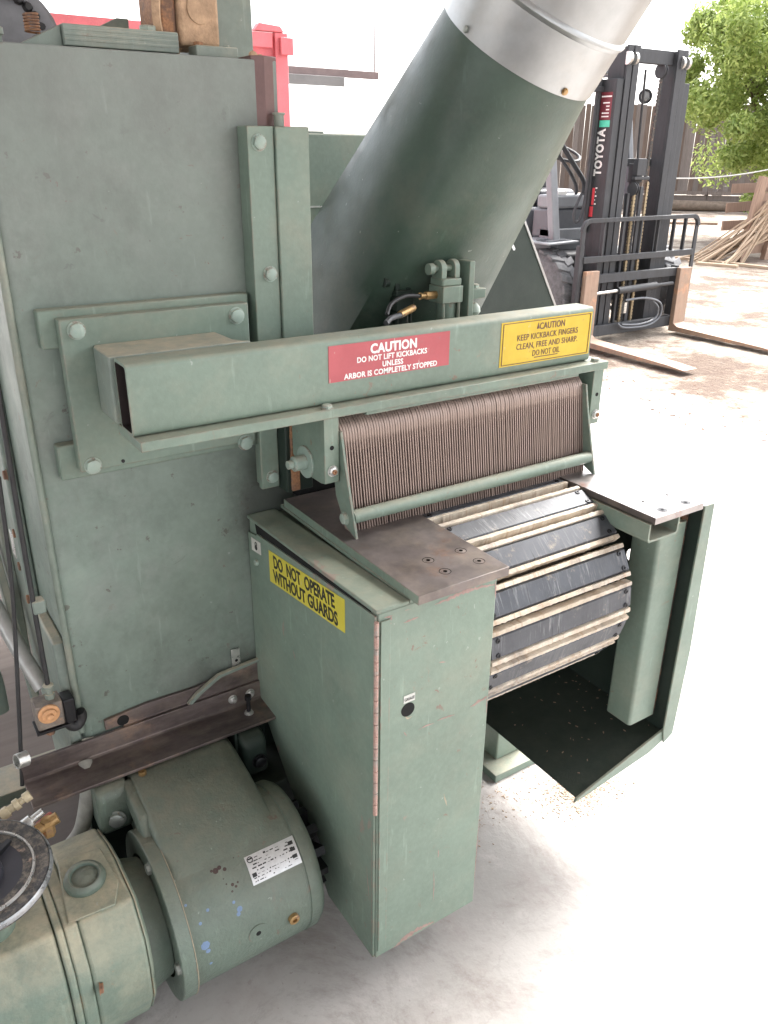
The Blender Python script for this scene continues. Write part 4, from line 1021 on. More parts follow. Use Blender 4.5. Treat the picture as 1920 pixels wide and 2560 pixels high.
sp('bent_strap', GREEN_DUSTY, lambda bm: prism(bm, [(.43, .452), (.45, .470), (.50, .498), (.60, .506), (.60, .500), (.505, .491), (.46, .466), (.44, .45)], 1.366, 1.3755, 'y'), .0006)
tb = sp('zinc_tab', ZINC, lambda bm: box(bm, .537, .556, 1.3785, 1.3815, .4965, .540), .0006)
sp('tab_hole', HOLE, lambda bm: cyl(bm, (.547, 1.378, .512), (.547, 1.380, .512), .0035, .0035, 12), parent=tb)
sp('bar_slot', HOLE, lambda bm: cyl(bm, (.300, 1.3762, .462), (.300, 1.378, .462), .012, .012, 20)) 
sheet('hanger_web', GREEN_SHADED, [(.5, 1.30, .40), (.5, 1.345, .40), (.5, 1.345, .05), (.5, 1.30, .05)], .006, (1, 0, 0))
sheet('motor_side_sheet', GREEN_SHADED, [(.205, 1.36, .393), (.585, 1.36, .393), (.585, 1.36, .0), (.205, 1.36, .0)], .003, (0, 1, 0))
sheet('sheet_edge', GREEN_DUSTY, [(.203, 1.355, .393), (.2065, 1.355, .393), (.2065, 1.355, .0), (.203, 1.355, .0)], .003, (0, 1, 0))

# left clutter behind the cabinet corner: frame members, valve, rods, conduit
sp('side_frame_post', GREEN_DUSTY, lambda bm: prism(bm, [(1.60, .48), (1.66, .48), (1.72, 1.25), (1.66, 1.25)], .205, .221, 'x'), .002) if False else None
sp('brace', GREEN_DUSTY, lambda bm: prism(bm, [(1.53, .42), (1.57, .42), (1.95, .92), (1.90, .92)], .165, .18, 'x'), .002)
sp('frame_panel', GREEN_DUSTY, lambda bm: box(bm, .185, .20, 1.72, 1.95, .35, 1.2), .002)
P_('floor_rail', GREEN_DUSTY, -.6, .30, 1.62, 1.72, .16, .19, .002)
valve = empty('air_valve', (.172, 1.37, .548), 'square black valve block with an orange knob at the cabinet corner', 'valve')
def vp(name, mat, fn, bev=0, smooth=False): return part(name, valve, mat, fn, bev, smooth)
vp('valve_body', metal('grimy_alloy', (.20, .17, .15), .6, .4, .2, (.2, .13, .09), .2, 40, 3, dust=.5), lambda bm: box(bm, -.028, .020, -.02, .02, -.030, .022), .003)
vp('valve_side', BLACKOX, lambda bm: prism(bm, [(-.02, .02), (.022, .014), (.022, -.030), (-.02, -.034)], .0205, .042, 'x'), .003)
vp('orange_knob', plain('orange_plastic', (.62, .33, .16), .6, 0, .25, 60), lambda bm: lathe(bm, [(0, .019), (.004, .019), (.005, .014), (.010, .013), (.011, .007), (.017, .006), (.018, .002)], (-.006, -.0205, .004), (0, -1, 0), 24), smooth=True)
vp('valve_flange', BLACKOX, lambda bm: box(bm, -.032, .024, -.024, .022, -.036, -.031), .001)
vp('lower_nut', RUSTY, lambda bm: cyl(bm, (-.006, 0, -.055), (-.006, 0, -.036), .008, .008, 6))
vp('elbow', RUBBER, lambda bm: tube(bm, [(.026, 0, -.034), (.030, 0, -.050), (.042, 0, -.056), (.052, 0, -.040), (.05, 0, -.028)], .0105, 12), smooth=True)
vp('top_nut', GREEN_DUSTY, lambda bm: (cyl(bm, (.004, 0, .022), (.004, 0, .032), .009, .009, 6), cyl(bm, (.004, 0, .032), (.004, 0, .045), .006, .006, 12), lathe(bm, [(0, .006), (.003, .010), (.008, .010), (.011, .006)], (.004, 0, .042), (0, 0, 1), 14)), .0004)
def rod(name, pts, r, mat, lab, cat, group=None):
    ob = link(name, (lambda b: (tube(b, pts, r, 10), b)[1])(bmesh.new()), mat, None, True); return tag(ob, lab, cat, group)
rod('air_line', [(.176, 1.37, .60), (.180, 1.385, .80), (.188, 1.40, 1.126), (.195, 1.41, 1.30)], .0045, RUBBER, 'straight black air line running up from the orange knobbed valve block', 'air line')
rod('cable', [(.100, 1.37, .40), (.125, 1.385, .58), (.152, 1.395, .80), (.165, 1.40, 1.0)], .0038, RUBBER, 'long thin black cable hanging left of the air line to the angle iron end', 'cable')
rod('cable', [(.135, 1.75, .74), (.08, 1.62, .66), (.045, 1.50, .52), (.03, 1.45, .35)], .0065, RUBBER, 'black cable curving behind the long thin one and down to the left', 'cable')
rod('cable', [(.125, 1.72, .62), (.085, 1.62, .55), (.06, 1.50, .42), (.05, 1.45, .30)], .0055, RUBBER, 'lower black cable crossing below the curved one', 'cable')
rod('conduit', [(.08, 1.85, .80), (.12, 1.75, .70), (.165, 1.62, .545), (.19, 1.56, .47)], .017, plain('pale_pipe', (.55, .54, .52), .35, .3), 'pale steel pipe slanting down behind the cables at the left edge', 'pipe')
rod('flexible_conduit', [(.216, 1.37, .40), (.211, 1.34, .37), (.186, 1.35, .264), (.149, 1.35, .221), (.10, 1.33, .18), (.05, 1.30, .16)], .0155, CONDUIT, 'grey flexible conduit curving down from the angle iron behind the gearbox', 'conduit')
rod('red_hose', [(.125, 1.21, .44), (.10, 1.20, .435), (.06, 1.19, .415), (-.02, 1.17, .38)], .012, REDHOSE, 'red rubber hose behind the handwheel at the left edge', 'hose')
ft = empty('hose_fittings', (.10, 1.22, .46), 'cluster of brass and white hose fittings at the end of the angle iron', 'fitting')
def fp(name, mat, fn, smooth=True): return part(name, ft, mat, fn, .0004, smooth)
fp('ribbed_fitting', plain('cream_fitting', (.50, .42, .28), .5, 0, .3, 40), lambda bm: lathe(bm, [(0, .009), (.012, .009), (.013, .006), (.02, .006), (.021, .010), (.030, .010), (.031, .007), (.04, .007), (.041, .010), (.055, .010)], (.0, .02, .02), (-1, -.1, -.35), 16))
fp('grey_coupler', ZINC, lambda bm: lathe(bm, [(0, .006), (.02, .006), (.021, .011), (.05, .011), (.051, .013), (.075, .013)], (.01, -.02, .01), (-1, -.1, -.4), 18))
fp('brass_tee', BRASS, lambda bm: (cyl(bm, (-.02, -.03, -.02), (.03, -.03, -.006), .010, .010, 14), cyl(bm, (.012, -.03, -.035), (.012, -.03, -.002), .011, .011, 6)))
fp('round_bracket', ZINC, lambda bm: lathe(bm, [(0, .014), (.020, .014), (.020, .011), (0, .011)], (.015, .12, .02), (-1, -.3, .2), 24, False))

for zz_, yy_ in ((.93, 1.60), (.80, 1.62), (.72, 1.635), (.66, 1.60)):
    sbolt(saw, (.2035, yy_, zz_), (-1, 0, 0), .010, RUSTY)
sp('pipe_clip', GREEN_DUSTY, lambda bm: box(bm, .176, .198, 1.375, 1.398, .742, .768), .003)
sp('small_tag', ZINC, lambda bm: box(bm, .180, .1815, 1.50, 1.53, .80, .85), .0005)
rod('cable', [(.06, 1.42, .78), (.085, 1.44, .62), (.07, 1.42, .48), (.03, 1.38, .36)], .0045, RUBBER, 'short black cable bowing out left of the valve block', 'cable')
gl_ = empty('pipe_elbow', (.10, 1.62, .50), 'dusty green and brown pipe elbow on the floor side of the valve', 'pipe fitting')
part('elbow_body', gl_, GREEN_DUSTY, lambda bm: tube(bm, [(-.05, .05, .12), (-.02, .03, .06), (.0, .0, .0), (.0, -.02, -.08)], .024, 14), smooth=True)
part('elbow_collar', gl_, RUSTY, lambda bm: lathe(bm, [(0, .030), (.022, .030)], (-.045, .047, .11), (-.4, .25, .9), 16), .002)
# floor under the cabinet
P_('base_skid', GREEN_SHADED, .60, .69, 1.38, 1.40, .0, .398, .002)

# ================================================================== FORKLIFT
fk = empty('forklift', (5.76, 4.79, 0), 'dark grey forklift with black mast, lowered forks and load backrest in the dirt yard', 'forklift')
FO = Vector((5.76, 4.79, 0))
def fpart(name, mat, fn, bev=0, smooth=False, parent=None):
    ob = part(name, None, mat, fn, bev, smooth)
    ob.parent = parent or fk
    if parent is None: ob.matrix_parent_inverse = Matrix.Translation(-FO)
    return ob
def fbox(name, mat, x0, x1, y0, y1, z0, z1, bev=.004, parent=None): return fpart(name, mat, lambda bm: box(bm, x0, x1, y0, y1, z0, z1), bev, False, parent)
def fork(x0, x1, zt):
    def fn(bm):
        prism(bm, [(4.788, zt), (4.745, zt), (4.742, .105), (4.70, .082), (3.85, .058), (3.70, .046), (3.70, .036), (4.788, .035)], x0, x1, 'x')
    return fpart('fork', FORK, fn, .004)
fork(5.085, 5.235, .625); fork(6.255, 6.405, .585)
# carriage
fbox('carriage_bar', FL_BLACK, 5.20, 6.30, 4.79, 4.835, .515, .585)
fbox('carriage_bar', FL_BLACK, 5.20, 6.30, 4.79, 4.835, .075, .165)
fbox('carriage_side', FL_BLACK, 5.215, 5.245, 4.80, 4.87, .17, .60)
fbox('carriage_side', FL_BLACK, 6.27, 6.30, 4.80, 4.87, .17, .60)
fpart('side_shift_cylinder', FL_BLACK, lambda bm: (cyl(bm, (5.50, 4.77, .445), (5.98, 4.77, .455), .030, .030, 16), cyl(bm, (5.98, 4.77, .455), (6.2, 4.77, .458), .016, .016, 12)), smooth=True)
fpart('side_shift_rod', ZINC, lambda bm: cyl(bm, (5.24, 4.77, .44), (5.50, 4.77, .445), .014, .014, 12), smooth=True)
fpart('hydraulic_hose', FL_GREY, lambda bm: (tube(bm, [(5.60, 4.76, .36), (5.85, 4.75, .36), (6.05, 4.75, .30), (6.06, 4.75, .18), (5.90, 4.75, .12), (5.62, 4.75, .13), (5.54, 4.76, .17)], .010, 8), tube(bm, [(5.95, 4.76, .33), (6.03, 4.75, .26), (6.00, 4.75, .17), (5.80, 4.75, .14), (5.58, 4.75, .16)], .009, 8)), smooth=True)
fpart('hose_block', ZINC, lambda bm: box(bm, 5.60, 5.63, 4.76, 4.79, .25, .34))
# backrest
def backrest(bm):
    def tubes(pts, r): tube(bm, pts, r, 8)
    zt = 1.02
    for xa, xb in ((5.03, 5.07), (6.425, 6.465)):
        box(bm, xa, xb, 4.785, 4.80, .10, .93)
    # rounded top
    def arc(cx, cz, a0, a1, r0, r1, n_=8):
        for k in range(n_):
            q0 = R(a0+(a1-a0)*k/n_); q1 = R(a0+(a1-a0)*(k+1)/n_)
            vs_ = []
            for (q, r_) in ((q0, r0), (q1, r0), (q1, r1), (q0, r1)):
                vs_.append((cx+r_*math.cos(q), cz+r_*math.sin(q)))
            prism(bm, vs_, 4.776, 4.806, 'y')
    arc(5.12, .93, 90, 180, .062, .095); arc(6.375, .93, 0, 90, .062, .095)
    box(bm, 5.12, 6.375, 4.776, 4.806, .992, 1.025)
backr = fpart('load_backrest', FL_BLACK, backrest, .002)
fbox('backrest_rail', FL_BLACK, 5.071, 6.424, 4.776, 4.81, .685, .735, parent=None)
for xx in (5.28, 5.50, 5.72, 5.94, 6.14, 6.29): fbox('backrest_bar', FL_BLACK, xx-.008, xx+.008, 4.782, 4.812, .736, .991, .001)
fbox('backrest_post', FL_BLACK, 5.045, 5.105, 4.812, 4.85, .12, .82)
# mast: three nested rails on each side
def rails(s):
    X = lambda d: 5.76+s*d
    def rail(d0, d1, y0, y1, z1, name='mast_rail'):
        a, b = sorted((X(d0), X(d1)))
        return fbox(name, FL_BLACK, a, b, y0, y1, .12, z1, .003)
    o_ = rail(.355, .426, 4.875, 5.055, 2.02)
    rail(.352, .3545, 4.885, 5.045, 2.24)
    rail(.290, .350, 4.865, 4.885, 2.25); rail(.300, .350, 4.886, 5.03, 2.24)
    rail(.220, .285, 4.860, 4.880, 2.25); rail(.232, .280, 4.881, 5.01, 2.24)
    for d in (.34, .275):
        fpart('mast_roller', ZINC, lambda bm: cyl(bm, (X(d)-.012, 4.87, 2.16), (X(d)+.012, 4.87, 2.16), .045, .045, 20), smooth=True)
    return o_
rl = rails(-1); rr_ = rails(1)
fbox('mast_crossbar', FL_BLACK, 5.545, 5.975, 4.90, 4.96, 2.14, 2.24)
fbox('mast_crossbar', FL_BLACK, 5.545, 5.975, 4.98, 5.03, .62, .72)
fbox('mast_crossbar', FL_BLACK, 5.335, 6.185, 5.06, 5.10, 1.40, 1.46)
fbox('mast_crossbar', FL_BLACK, 5.20, 5.55, 5.0, 5.05, 1.93, 1.97)
fpart('lift_cylinder', FL_BLACK, lambda bm: (cyl(bm, (5.76, 4.96, .15), (5.76, 4.96, 1.28), .045, .045, 18), cyl(bm, (5.76, 4.96, 1.28), (5.76, 4.96, 1.42), .06, .055, 16)), smooth=True)
fpart('lift_cylinder', FL_BLACK, lambda bm: cyl(bm, (5.31, 5.03, .9), (5.31, 5.03, 2.05), .020, .020, 12), smooth=True)
fpart('mast_pipe', FL_BLACK, lambda bm: (tube(bm, [(5.28, 5.02, 2.06), (5.275, 5.02, 1.3), (5.25, 5.02, 1.05), (5.20, 5.03, .98), (5.17, 5.03, 1.06), (5.235, 5.03, 1.20)], .012, 8)), smooth=True)
fpart('mast_hose', RUBBER, lambda bm: tube(bm, [(5.70, 4.93, 2.10), (5.72, 4.93, 1.60), (5.73, 4.92, 1.40)], .010, 8), smooth=True)
fpart('chain_anchor', FL_BLACK, lambda bm: (box(bm, 5.69, 5.80, 4.88, 4.93, 1.33, 1.46), box(bm, 5.66, 5.84, 4.87, 4.90, 1.30, 1.325)), .004)
fpart('chain_sheave', FL_BLACK, lambda bm: lathe(bm, [(0, .052), (.006, .052), (.008, .04), (.022, .04), (.024, .052), (.03, .052)], (5.66, 4.885, 1.23), (1, 0, 0), 22), smooth=True)
fpart('chain_sheave', FL_BLACK, lambda bm: lathe(bm, [(0, .055), (.006, .055), (.008, .045), (.022, .045), (.024, .055), (.03, .055)], (5.87, 4.93, 2.10), (1, 0, 0), 22), smooth=True)
# leaf chains: real little links
def chain_fn(x, y, z0, z1, x1=None):
    def fn(bm):
        n_ = int((z1-z0)/.028)
        for k in range(n_):
            z = z0+k*.028; xx = x+((x1-x)*k/n_ if x1 is not None else 0)
            box(bm, xx-.013, xx+.013, y-.009, y+.009, z, z+.019)
            box(bm, xx-.008, xx+.008, y-.006, y+.006, z+.019, z+.028)
    return fn
fpart('lift_chain', CHAIN, chain_fn(5.675, 4.87, .14, 1.22))
fpart('lift_chain', CHAIN, chain_fn(5.82, 4.87, .14, 1.30))
fpart('lift_chain', metal('dark_chain', (.08, .075, .07), .5, .4, .2, (.2, .12, .08), .5, 50, 5), chain_fn(5.86, 4.93, 1.32, 2.10, 5.895))
fpart('chain_guide_bar', FL_BLACK, lambda bm: box(bm, 5.73, 5.765, 4.855, 4.875, .15, 1.25), .002)
fpart('chain_guide_bar', FL_BLACK, lambda bm: box(bm, 5.60, 5.625, 4.87, 4.90, .15, 1.20), .002)
# lettering on the mast's outer side
text('TOYOTA', rl, WHITE, (5.3325, 4.943, 1.33), (0, 0, 1), (0, 1, 0), .095, 1.0, .004, 1.12, 'LEFT', .0004, fit=(.345, .078)).parent = rl
text('TOYOTA', rl, FL_BLACK, (5.3318, 4.9465, 1.336), (0, 0, 1), (0, 1, 0), .095, 1.0, -.004, 1.12, 'LEFT', .0004, fit=(.333, .071))
stk = fbox('caution_sticker', plain('maroon_sticker', (.16, .03, .04), .4), 5.3325, 5.3338, 4.905, 5.02, 1.735, 1.93, 0)
def stk_rows(bm):
    rnd = random.Random(2)
    box(bm, 5.3315, 5.3324, 4.91, 5.015, 1.895, 1.905)
    for k in range(5): box(bm, 5.3315, 5.3324, 4.925+.0, 4.925+rnd.uniform(.03, .075), 1.755+k*.024, 1.755+k*.024+.009)
fpart('sticker_print', WHITE, stk_rows, parent=stk)
fbox('green_tag', plain('mint_sticker', (.08, .55, .38), .5), 5.3322, 5.3336, 4.905, 5.01, 1.685, 1.733, 0)
fbox('red_tag', plain('red_sticker', (.75, .07, .09), .5), 5.3322, 5.3336, 4.985, 5.05, 1.02, 1.10, 0)
fbox('red_stripe', plain('red_sticker', (.75, .07, .09), .5), 5.3326, 5.3340, 4.985, 5.01, 1.11, 1.24, 0)
fpart('white_marks', WHITE, lambda bm: [box(bm, 5.3318, 5.3326, 4.960+(k % 2)*.012, 4.978, 1.115+k*.030, 1.125+k*.030) for k in range(5)])
# head light on the guard and front pillars
hl = fpart('headlight', ZINC, lambda bm: lathe(bm, [(0, .050), (.012, .054), (.030, .042), (.05, .02)], (6.045, 5.20, 1.936), (.55, 1, -.05), 24), smooth=True)
fpart('headlight_glass', LENS, lambda bm: lathe(bm, [(0, .045), (-.008, .034), (-.010, .002)], (6.045, 5.199, 1.936), (.55, 1, -.05), 24, False), smooth=True, parent=hl)
fpart('headlight_ring', FL_BLACK, lambda bm: lathe(bm, [(.01, .057), (-.012, .057), (-.012, .044), (0, .044)], (6.045, 5.199, 1.936), (.55, 1, -.05), 24, False), smooth=True, parent=hl)
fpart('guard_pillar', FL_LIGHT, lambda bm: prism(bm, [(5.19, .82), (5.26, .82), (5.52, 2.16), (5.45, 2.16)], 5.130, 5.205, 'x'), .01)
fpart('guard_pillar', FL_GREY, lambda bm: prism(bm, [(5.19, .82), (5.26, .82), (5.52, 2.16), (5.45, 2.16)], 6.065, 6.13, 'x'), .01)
fpart('overhead_guard', FL_GREY, lambda bm: (box(bm, 5.18, 6.06, 5.38, 5.46, 2.10, 2.16), box(bm, 5.18, 5.25, 5.46, 6.6, 2.10, 2.16), box(bm, 6.0, 6.06, 5.46, 6.6, 2.10, 2.16), [box(bm, 5.25, 6.0, 5.6+.2*k, 5.63+.2*k, 2.12, 2.15) for k in range(5)]), .006)
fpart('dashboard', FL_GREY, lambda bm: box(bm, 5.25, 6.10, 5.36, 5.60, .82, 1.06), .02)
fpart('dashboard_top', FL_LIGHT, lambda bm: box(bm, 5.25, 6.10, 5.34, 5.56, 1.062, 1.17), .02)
fpart('dash_lower', FL_LIGHT, lambda bm: box(bm, 5.25, 6.0, 5.33, 5.5, .80, .90), .01)
fpart('manual', WHITE, lambda bm: box(bm, 5.30, 5.40, 5.36, 5.46, 1.172, 1.20, Matrix.Translation((0, 0, 0))))
fpart('steering_column', FL_BLACK, lambda bm: (tube(bm, [(5.60, 5.36, 1.17), (5.59, 5.36, 1.27), (5.46, 5.36, 1.40), (5.26, 5.36, 1.59)], .020, 10), tube(bm, [(5.53, 5.38, 1.17), (5.52, 5.38, 1.24), (5.42, 5.38, 1.36), (5.22, 5.38, 1.53)], .014, 10)), smooth=True)
fpart('steering_wheel', RUBBER, lambda bm: tube(bm, [(5.64+.17*math.cos(R(a)), 5.72+.17*math.sin(R(a)), 1.50+.07*math.sin(R(a))) for a in range(0, 361, 20)], .014, 8), smooth=True)
fpart('seat', FL_SEAT, lambda bm: (box(bm, 5.36, 5.82, 5.66, 6.12, 1.075, 1.20), box(bm, 5.36, 5.82, 6.00, 6.16, 1.18, 1.66)), .04)
fpart('hood', FL_GREY, lambda bm: box(bm, 5.20, 6.28, 5.64, 7.1, .55, 1.06), .03)
fpart('hood_side', FL_LIGHT, lambda bm: box(bm, 5.190, 5.20, 5.66, 6.9, .86, 1.04), .004)
fpart('counterweight', FL_GREY, lambda bm: box(bm, 5.2, 6.3, 6.9, 7.5, .3, 1.15), .08)
fpart('frame_side', FL_GREY, lambda bm: prism(bm, [(5.34, .46), (5.30, .78), (5.7, .80), (6.9, .72), (6.9, .3), (5.75, .3), (5.72, .46)], 5.20, 5.30, 'x'), .01)
fpart('front_axle', FL_BLACK, lambda bm: box(bm, 5.25, 6.27, 5.15, 5.42, .28, .72), .03)
fpart('fender_step', FL_LIGHT, lambda bm: prism(bm, [(4.99, .80), (5.33, .805), (5.33, .825), (4.99, .815)], 5.10, 5.55, 'y'), .005)
fpart('fender_stripe', FL_GREY, lambda bm: [box(bm, 5.03, 5.30, 5.16+.06*k, 5.18+.06*k, .822, .832) for k in range(3)], .001)
fpart('floor_board', FL_LIGHT, lambda bm: box(bm, 5.18, 6.1, 5.55, 5.86, .50, .53), .004)
fpart('tilt_cylinder', FL_BLACK, lambda bm: (cyl(bm, (5.40, 5.07, .60), (5.45, 5.50, .70), .035, .035, 14), cyl(bm, (5.42, 5.02, .58), (5.42, 5.1, .60), .05, .05, 14)), smooth=True)
def wheel(cx, cy_, r, wd, out):
    t_ = fpart('tyre', TYRE, lambda bm: lathe(bm, [(0, r*.56), (.008, r*.80), (.03, r*.95), (.05, r*.985), (wd-.05, r*.985), (wd-.03, r*.95), (wd-.008, r*.80), (wd, r*.56)], (cx-wd/2, cy_, r), (1, 0, 0), 48), smooth=True)
    def lugs(bm):
        n_ = 22
        for k in range(n_):
            for s in (-1, 1):
                a = 360/n_*(k+(.5 if s > 0 else 0))
                M = Matrix.Translation((cx, cy_, r)) @ Matrix.Rotation(R(a), 4, 'X')
                bm2 = [(-.025, 0), (.030, 0)]
                vs_ = box(bm, .002 if s > 0 else -wd*.46, wd*.46 if s > 0 else -.002, -.034, .034, r*.95, r*1.015, M @ Matrix.Rotation(0, 4, 'Z') @ Matrix(((1, 0, 0, 0), (.35*s, 1, 0, 0), (0, 0, 1, 0), (0, 0, 0, 1))))
    fpart('tread', TYRE, lugs, .006, parent=t_)
    fpart('rim', FL_LIGHT, lambda bm: lathe(bm, [(0, r*.56), (.02, r*.5), (.03, r*.25), (.0, r*.2), (0, .002)], (cx-wd/2-.002 if out < 0 else cx+wd/2+.002, cy_, r), (-out, 0, 0), 28), smooth=True, parent=t_)
wheel(5.12, 5.27, .375, .24, -1); wheel(6.42, 5.27, .375, .24, 1); wheel(5.22, 6.75, .28, .18, -1); wheel(6.32, 6.75, .28, .18, 1)

# ================================================================== BACKGROUND
# picket fence along a diagonal
F0 = Vector((16.2, 20.6, 0)); F1 = Vector((30.0, 7.6, 0)); fd = (F1-F0); fl = fd.length; fu = fd.normalized(); fnrm = Vector((fu.y, -fu.x, 0))
if fnrm.dot(Vector((-1, -1, 0))) < 0: fnrm = -fnrm
fence = empty('board_fence', tuple(F0), 'tall weathered brown board fence along the far side of the yard', 'fence')
ang = math.atan2(fu.y, fu.x)
pks = []
for q_, (c1_, c2_) in enumerate((((.17, .135, .115), (.095, .072, .06)), ((.20, .17, .155), (.12, .098, .085)), ((.15, .105, .08), (.075, .052, .04)))):
    fm_ = wood('fence_wood_%s' % 'abc'[q_], c1_, c2_, 6, seed=q_)
    for top in (2.30, 2.275): pks.append(shared('picket_%s%s' % ('abc'[q_], top), lambda bm: prism(bm, [(-.069, 0), (.069, 0), (.069, top-.01), (.05, top), (-.045, top+.004), (-.069, top-.012)], -.01, .01, 'y'), [fm_]))
n_ = int(fl/.138)
for i in range(n_):
    d = i*.138
    ob = bpy.data.objects.new('board', random.choice(pks)); COL.objects.link(ob); ob.parent = fence
    ob.location = fu*d+fnrm*random.uniform(-.006, .006)+Vector((0, 0, .44+random.uniform(-.02, .02)))
    ob.rotation_euler = (random.uniform(-.006, .006), random.uniform(-.006, .006), ang+random.uniform(-.02, .02)); ob.scale = (random.uniform(.955, 1.0), 1, random.uniform(.985, 1.01))
def along(name, d0, d1, off, z0, z1, th, mat=FENCEW):
    bm = bmesh.new(); box(bm, d0, d1, -th/2, th/2, z0, z1)
    return link(name, bm, mat, fence, loc=tuple(fnrm*off), rot=(0, 0, ang))
for k in range(8):
    along('kickboard', k*fl/8+.01, (k+1)*fl/8-.01, .0, 0, .42, .05)
    along('rail', k*fl/8+.01, (k+1)*fl/8-.01, .04, .44, .53, .05)
for k in range(9): along('post', k*fl/8-.05, k*fl/8+.05, -.07, 0, 2.6, .1)
for ob in [o_ for o_ in bpy.data.objects if o_.name.startswith('kickboard')]: pass
rp0, rp1 = F0+fu*3.0+fnrm*.2, F0+fu*9.6+fnrm*.2
def rope_pts():
    P0 = Vector((10.6, 9.5, 1.22)); P1 = Vector((13.0, 8.3, 1.32)); out = []
    for k in range(9):
        t = k/8; p = P0.lerp(P1, t); p.z -= .12*4*t*(1-t); out.append(p)
    return out
rod('rope', rope_pts(), .010, plain('white_rope', (.7, .68, .62), .8), 'slack white rope strung across the yard in front of the board fence', 'rope')

# tree
def branches(bm, p, d, r, depth, rnd, tips):
    L = r*9*rnd.uniform(.8, 1.2)
    q = p+d*L
    tube(bm, [p, (p+q)/2+Vector([rnd.uniform(-.03, .03)*L for _ in range(3)]), q], lambda t: r*(1-.35*t), 8 if depth > 2 else 6)
    if depth == 0: tips.append(q); return
    for k in range(3):
        a = rnd.uniform(0, 6.28); v = Vector((math.cos(a), math.sin(a), rnd.uniform(.2, .9))).normalized()
        nd = (d*.65+v*.75).normalized()
        branches(bm, q, nd, r*.62, depth-1, rnd, tips)
def tree(loc, h, rad, cz, nleaf, lab, seed=1, leaf=.07, center=None):
    rnd = random.Random(seed)
    t = empty('tree', loc, lab, 'tree')
    bm = bmesh.new(); tips = []
    branches(bm, Vector((0, 0, -.05)), Vector((rnd.uniform(-.1, .1), rnd.uniform(-.1, .1), 1)).normalized(), h*.035, 4, rnd, tips)
    link('trunk', bm, BARK, t, True)
    bm = bmesh.new()
    clumps = []
    for k in range(150):
        a = rnd.uniform(0, 6.283); u = rnd.uniform(-1, 1); rr3 = rnd.random()**.45*rnd.uniform(.8, 1.12)
        s = math.sqrt(1-u*u)
        c = Vector((math.cos(a)*s*rad[0]*rr3, math.sin(a)*s*rad[1]*rr3, cz+u*rad[2]*rr3)); clumps.append((c, rnd.uniform(.10, .34)*rad[0]*.75))
    for i in range(nleaf):
        c, cr = clumps[rnd.randrange(len(clumps))]
        v = Vector((rnd.gauss(0, 1), rnd.gauss(0, 1), rnd.gauss(0, .75))); v = v.normalized()*cr*rnd.random()**.35
        p = c+v; nrm_ = (v.normalized()+Vector((rnd.gauss(0, .6), rnd.gauss(0, .6), rnd.gauss(0, .6)+.3))).normalized()
        x, y, z = frame(nrm_); s = leaf*rnd.uniform(.6, 1.2)
        a = rnd.uniform(0, 6.28); xx = x*math.cos(a)+y*math.sin(a); yy = y*math.cos(a)-x*math.sin(a)
        vs_ = [bm.verts.new(p+xx*s), bm.verts.new(p+yy*s*.38), bm.verts.new(p-xx*s), bm.verts.new(p-yy*s*.38)]
        bm.faces.new(vs_)
    link('crown', bm, LEAF, t)
    return t
tree((14.75, 9.4, 0), 4.6, (2.25, 2.25, 2.0), 2.75, 95000, 'leafy light green tree overhanging the board fence at the right', 4, .055)

# leaning pallet and heap of thin strips
pl = empty('wooden_pallet', (12.2, 7.75, 0), 'weathered wooden pallet crate standing beside the heap of strips', 'pallet')
def plk(name, x0, x1, y0, y1, z0, z1, ang_=0, mat=PALLETW, px=0, pz=0):
    bm = bmesh.new(); box(bm, x0, x1, y0, y1, z0, z1)
    ob = link(name, bm, mat, pl); ob.rotation_euler = (0, R(ang_), 0); ob.location = (px, 0, pz); return ob
plk('upright', -.07, .07, 0, .08, 0, 1.22, 10, px=-.55); plk('upright', -.06, .06, 0, .08, 0, 1.2, 10, px=.05)
plk('upright', -.06, .06, 0, .08, 0, 1.2, 8, px=.75)
for k in range(6): plk('board', -.50+.035*k, 1.0+.03*k, .085, .11, .10+k*.19, .22+k*.19, random.uniform(-1.5, 1.5))
for k in range(4): plk('rear_board', -.45+.05*k, 1.0, .55, .575, .14+k*.27, .28+k*.27, random.uniform(-2, 2))
heap_rnd = random.Random(9)
for k in range(44):
    bm = bmesh.new(); L = heap_rnd.uniform(.8, 1.35); box(bm, 0, L, -.012, .012, -.009, .009)
    ob = link('wood_strip', bm, PINE, None)
    x0, y0 = 11.35-heap_rnd.uniform(-.15, .55), 7.9+heap_rnd.uniform(-.35, .6)
    tgt = Vector((12.05+heap_rnd.uniform(-.25, .15), 7.62+heap_rnd.uniform(-.05, .05), heap_rnd.uniform(.35, .95)))
    d = tgt-Vector((x0, y0, .015)); ob.location = (x0, y0, .02); ob.rotation_mode = 'QUATERNION'; ob.rotation_quaternion = d.to_track_quat('X', 'Z')
    ob.scale = (d.length/L*heap_rnd.uniform(.95, 1.05), 1, 1)
    tag(ob, 'thin pale wood strip leaning in the heap against the pallet crate', 'wood strip', 'wood strips heaped against the pallet')
def plank(x0, y0, x1, y1, wd, th, lab, cat='plank', mat=PINE):
    d = Vector((x1-x0, y1-y0, 0)); bm = bmesh.new(); box(bm, 0, d.length, -wd/2, wd/2, 0, th)
    ob = link('plank', bm, mat, None, bev=.004); ob.location = (x0, y0, .006); ob.rotation_euler = (0, 0, math.atan2(d.y, d.x)); return tag(ob, lab, cat)
plank(11.05, 8.55, 11.3, 6.3, .11, .04, 'long pale plank lying on the dirt in front of the wood strip heap')
plank(10.75, 7.9, 10.95, 7.35, .12, .04, 'short pale plank end beside the long plank on the dirt')
plank(15.9, 13.6, 17.4, 12.4, .12, .05, 'brown plank lying flat on the dirt between mast and pallet', mat=PALLETW)
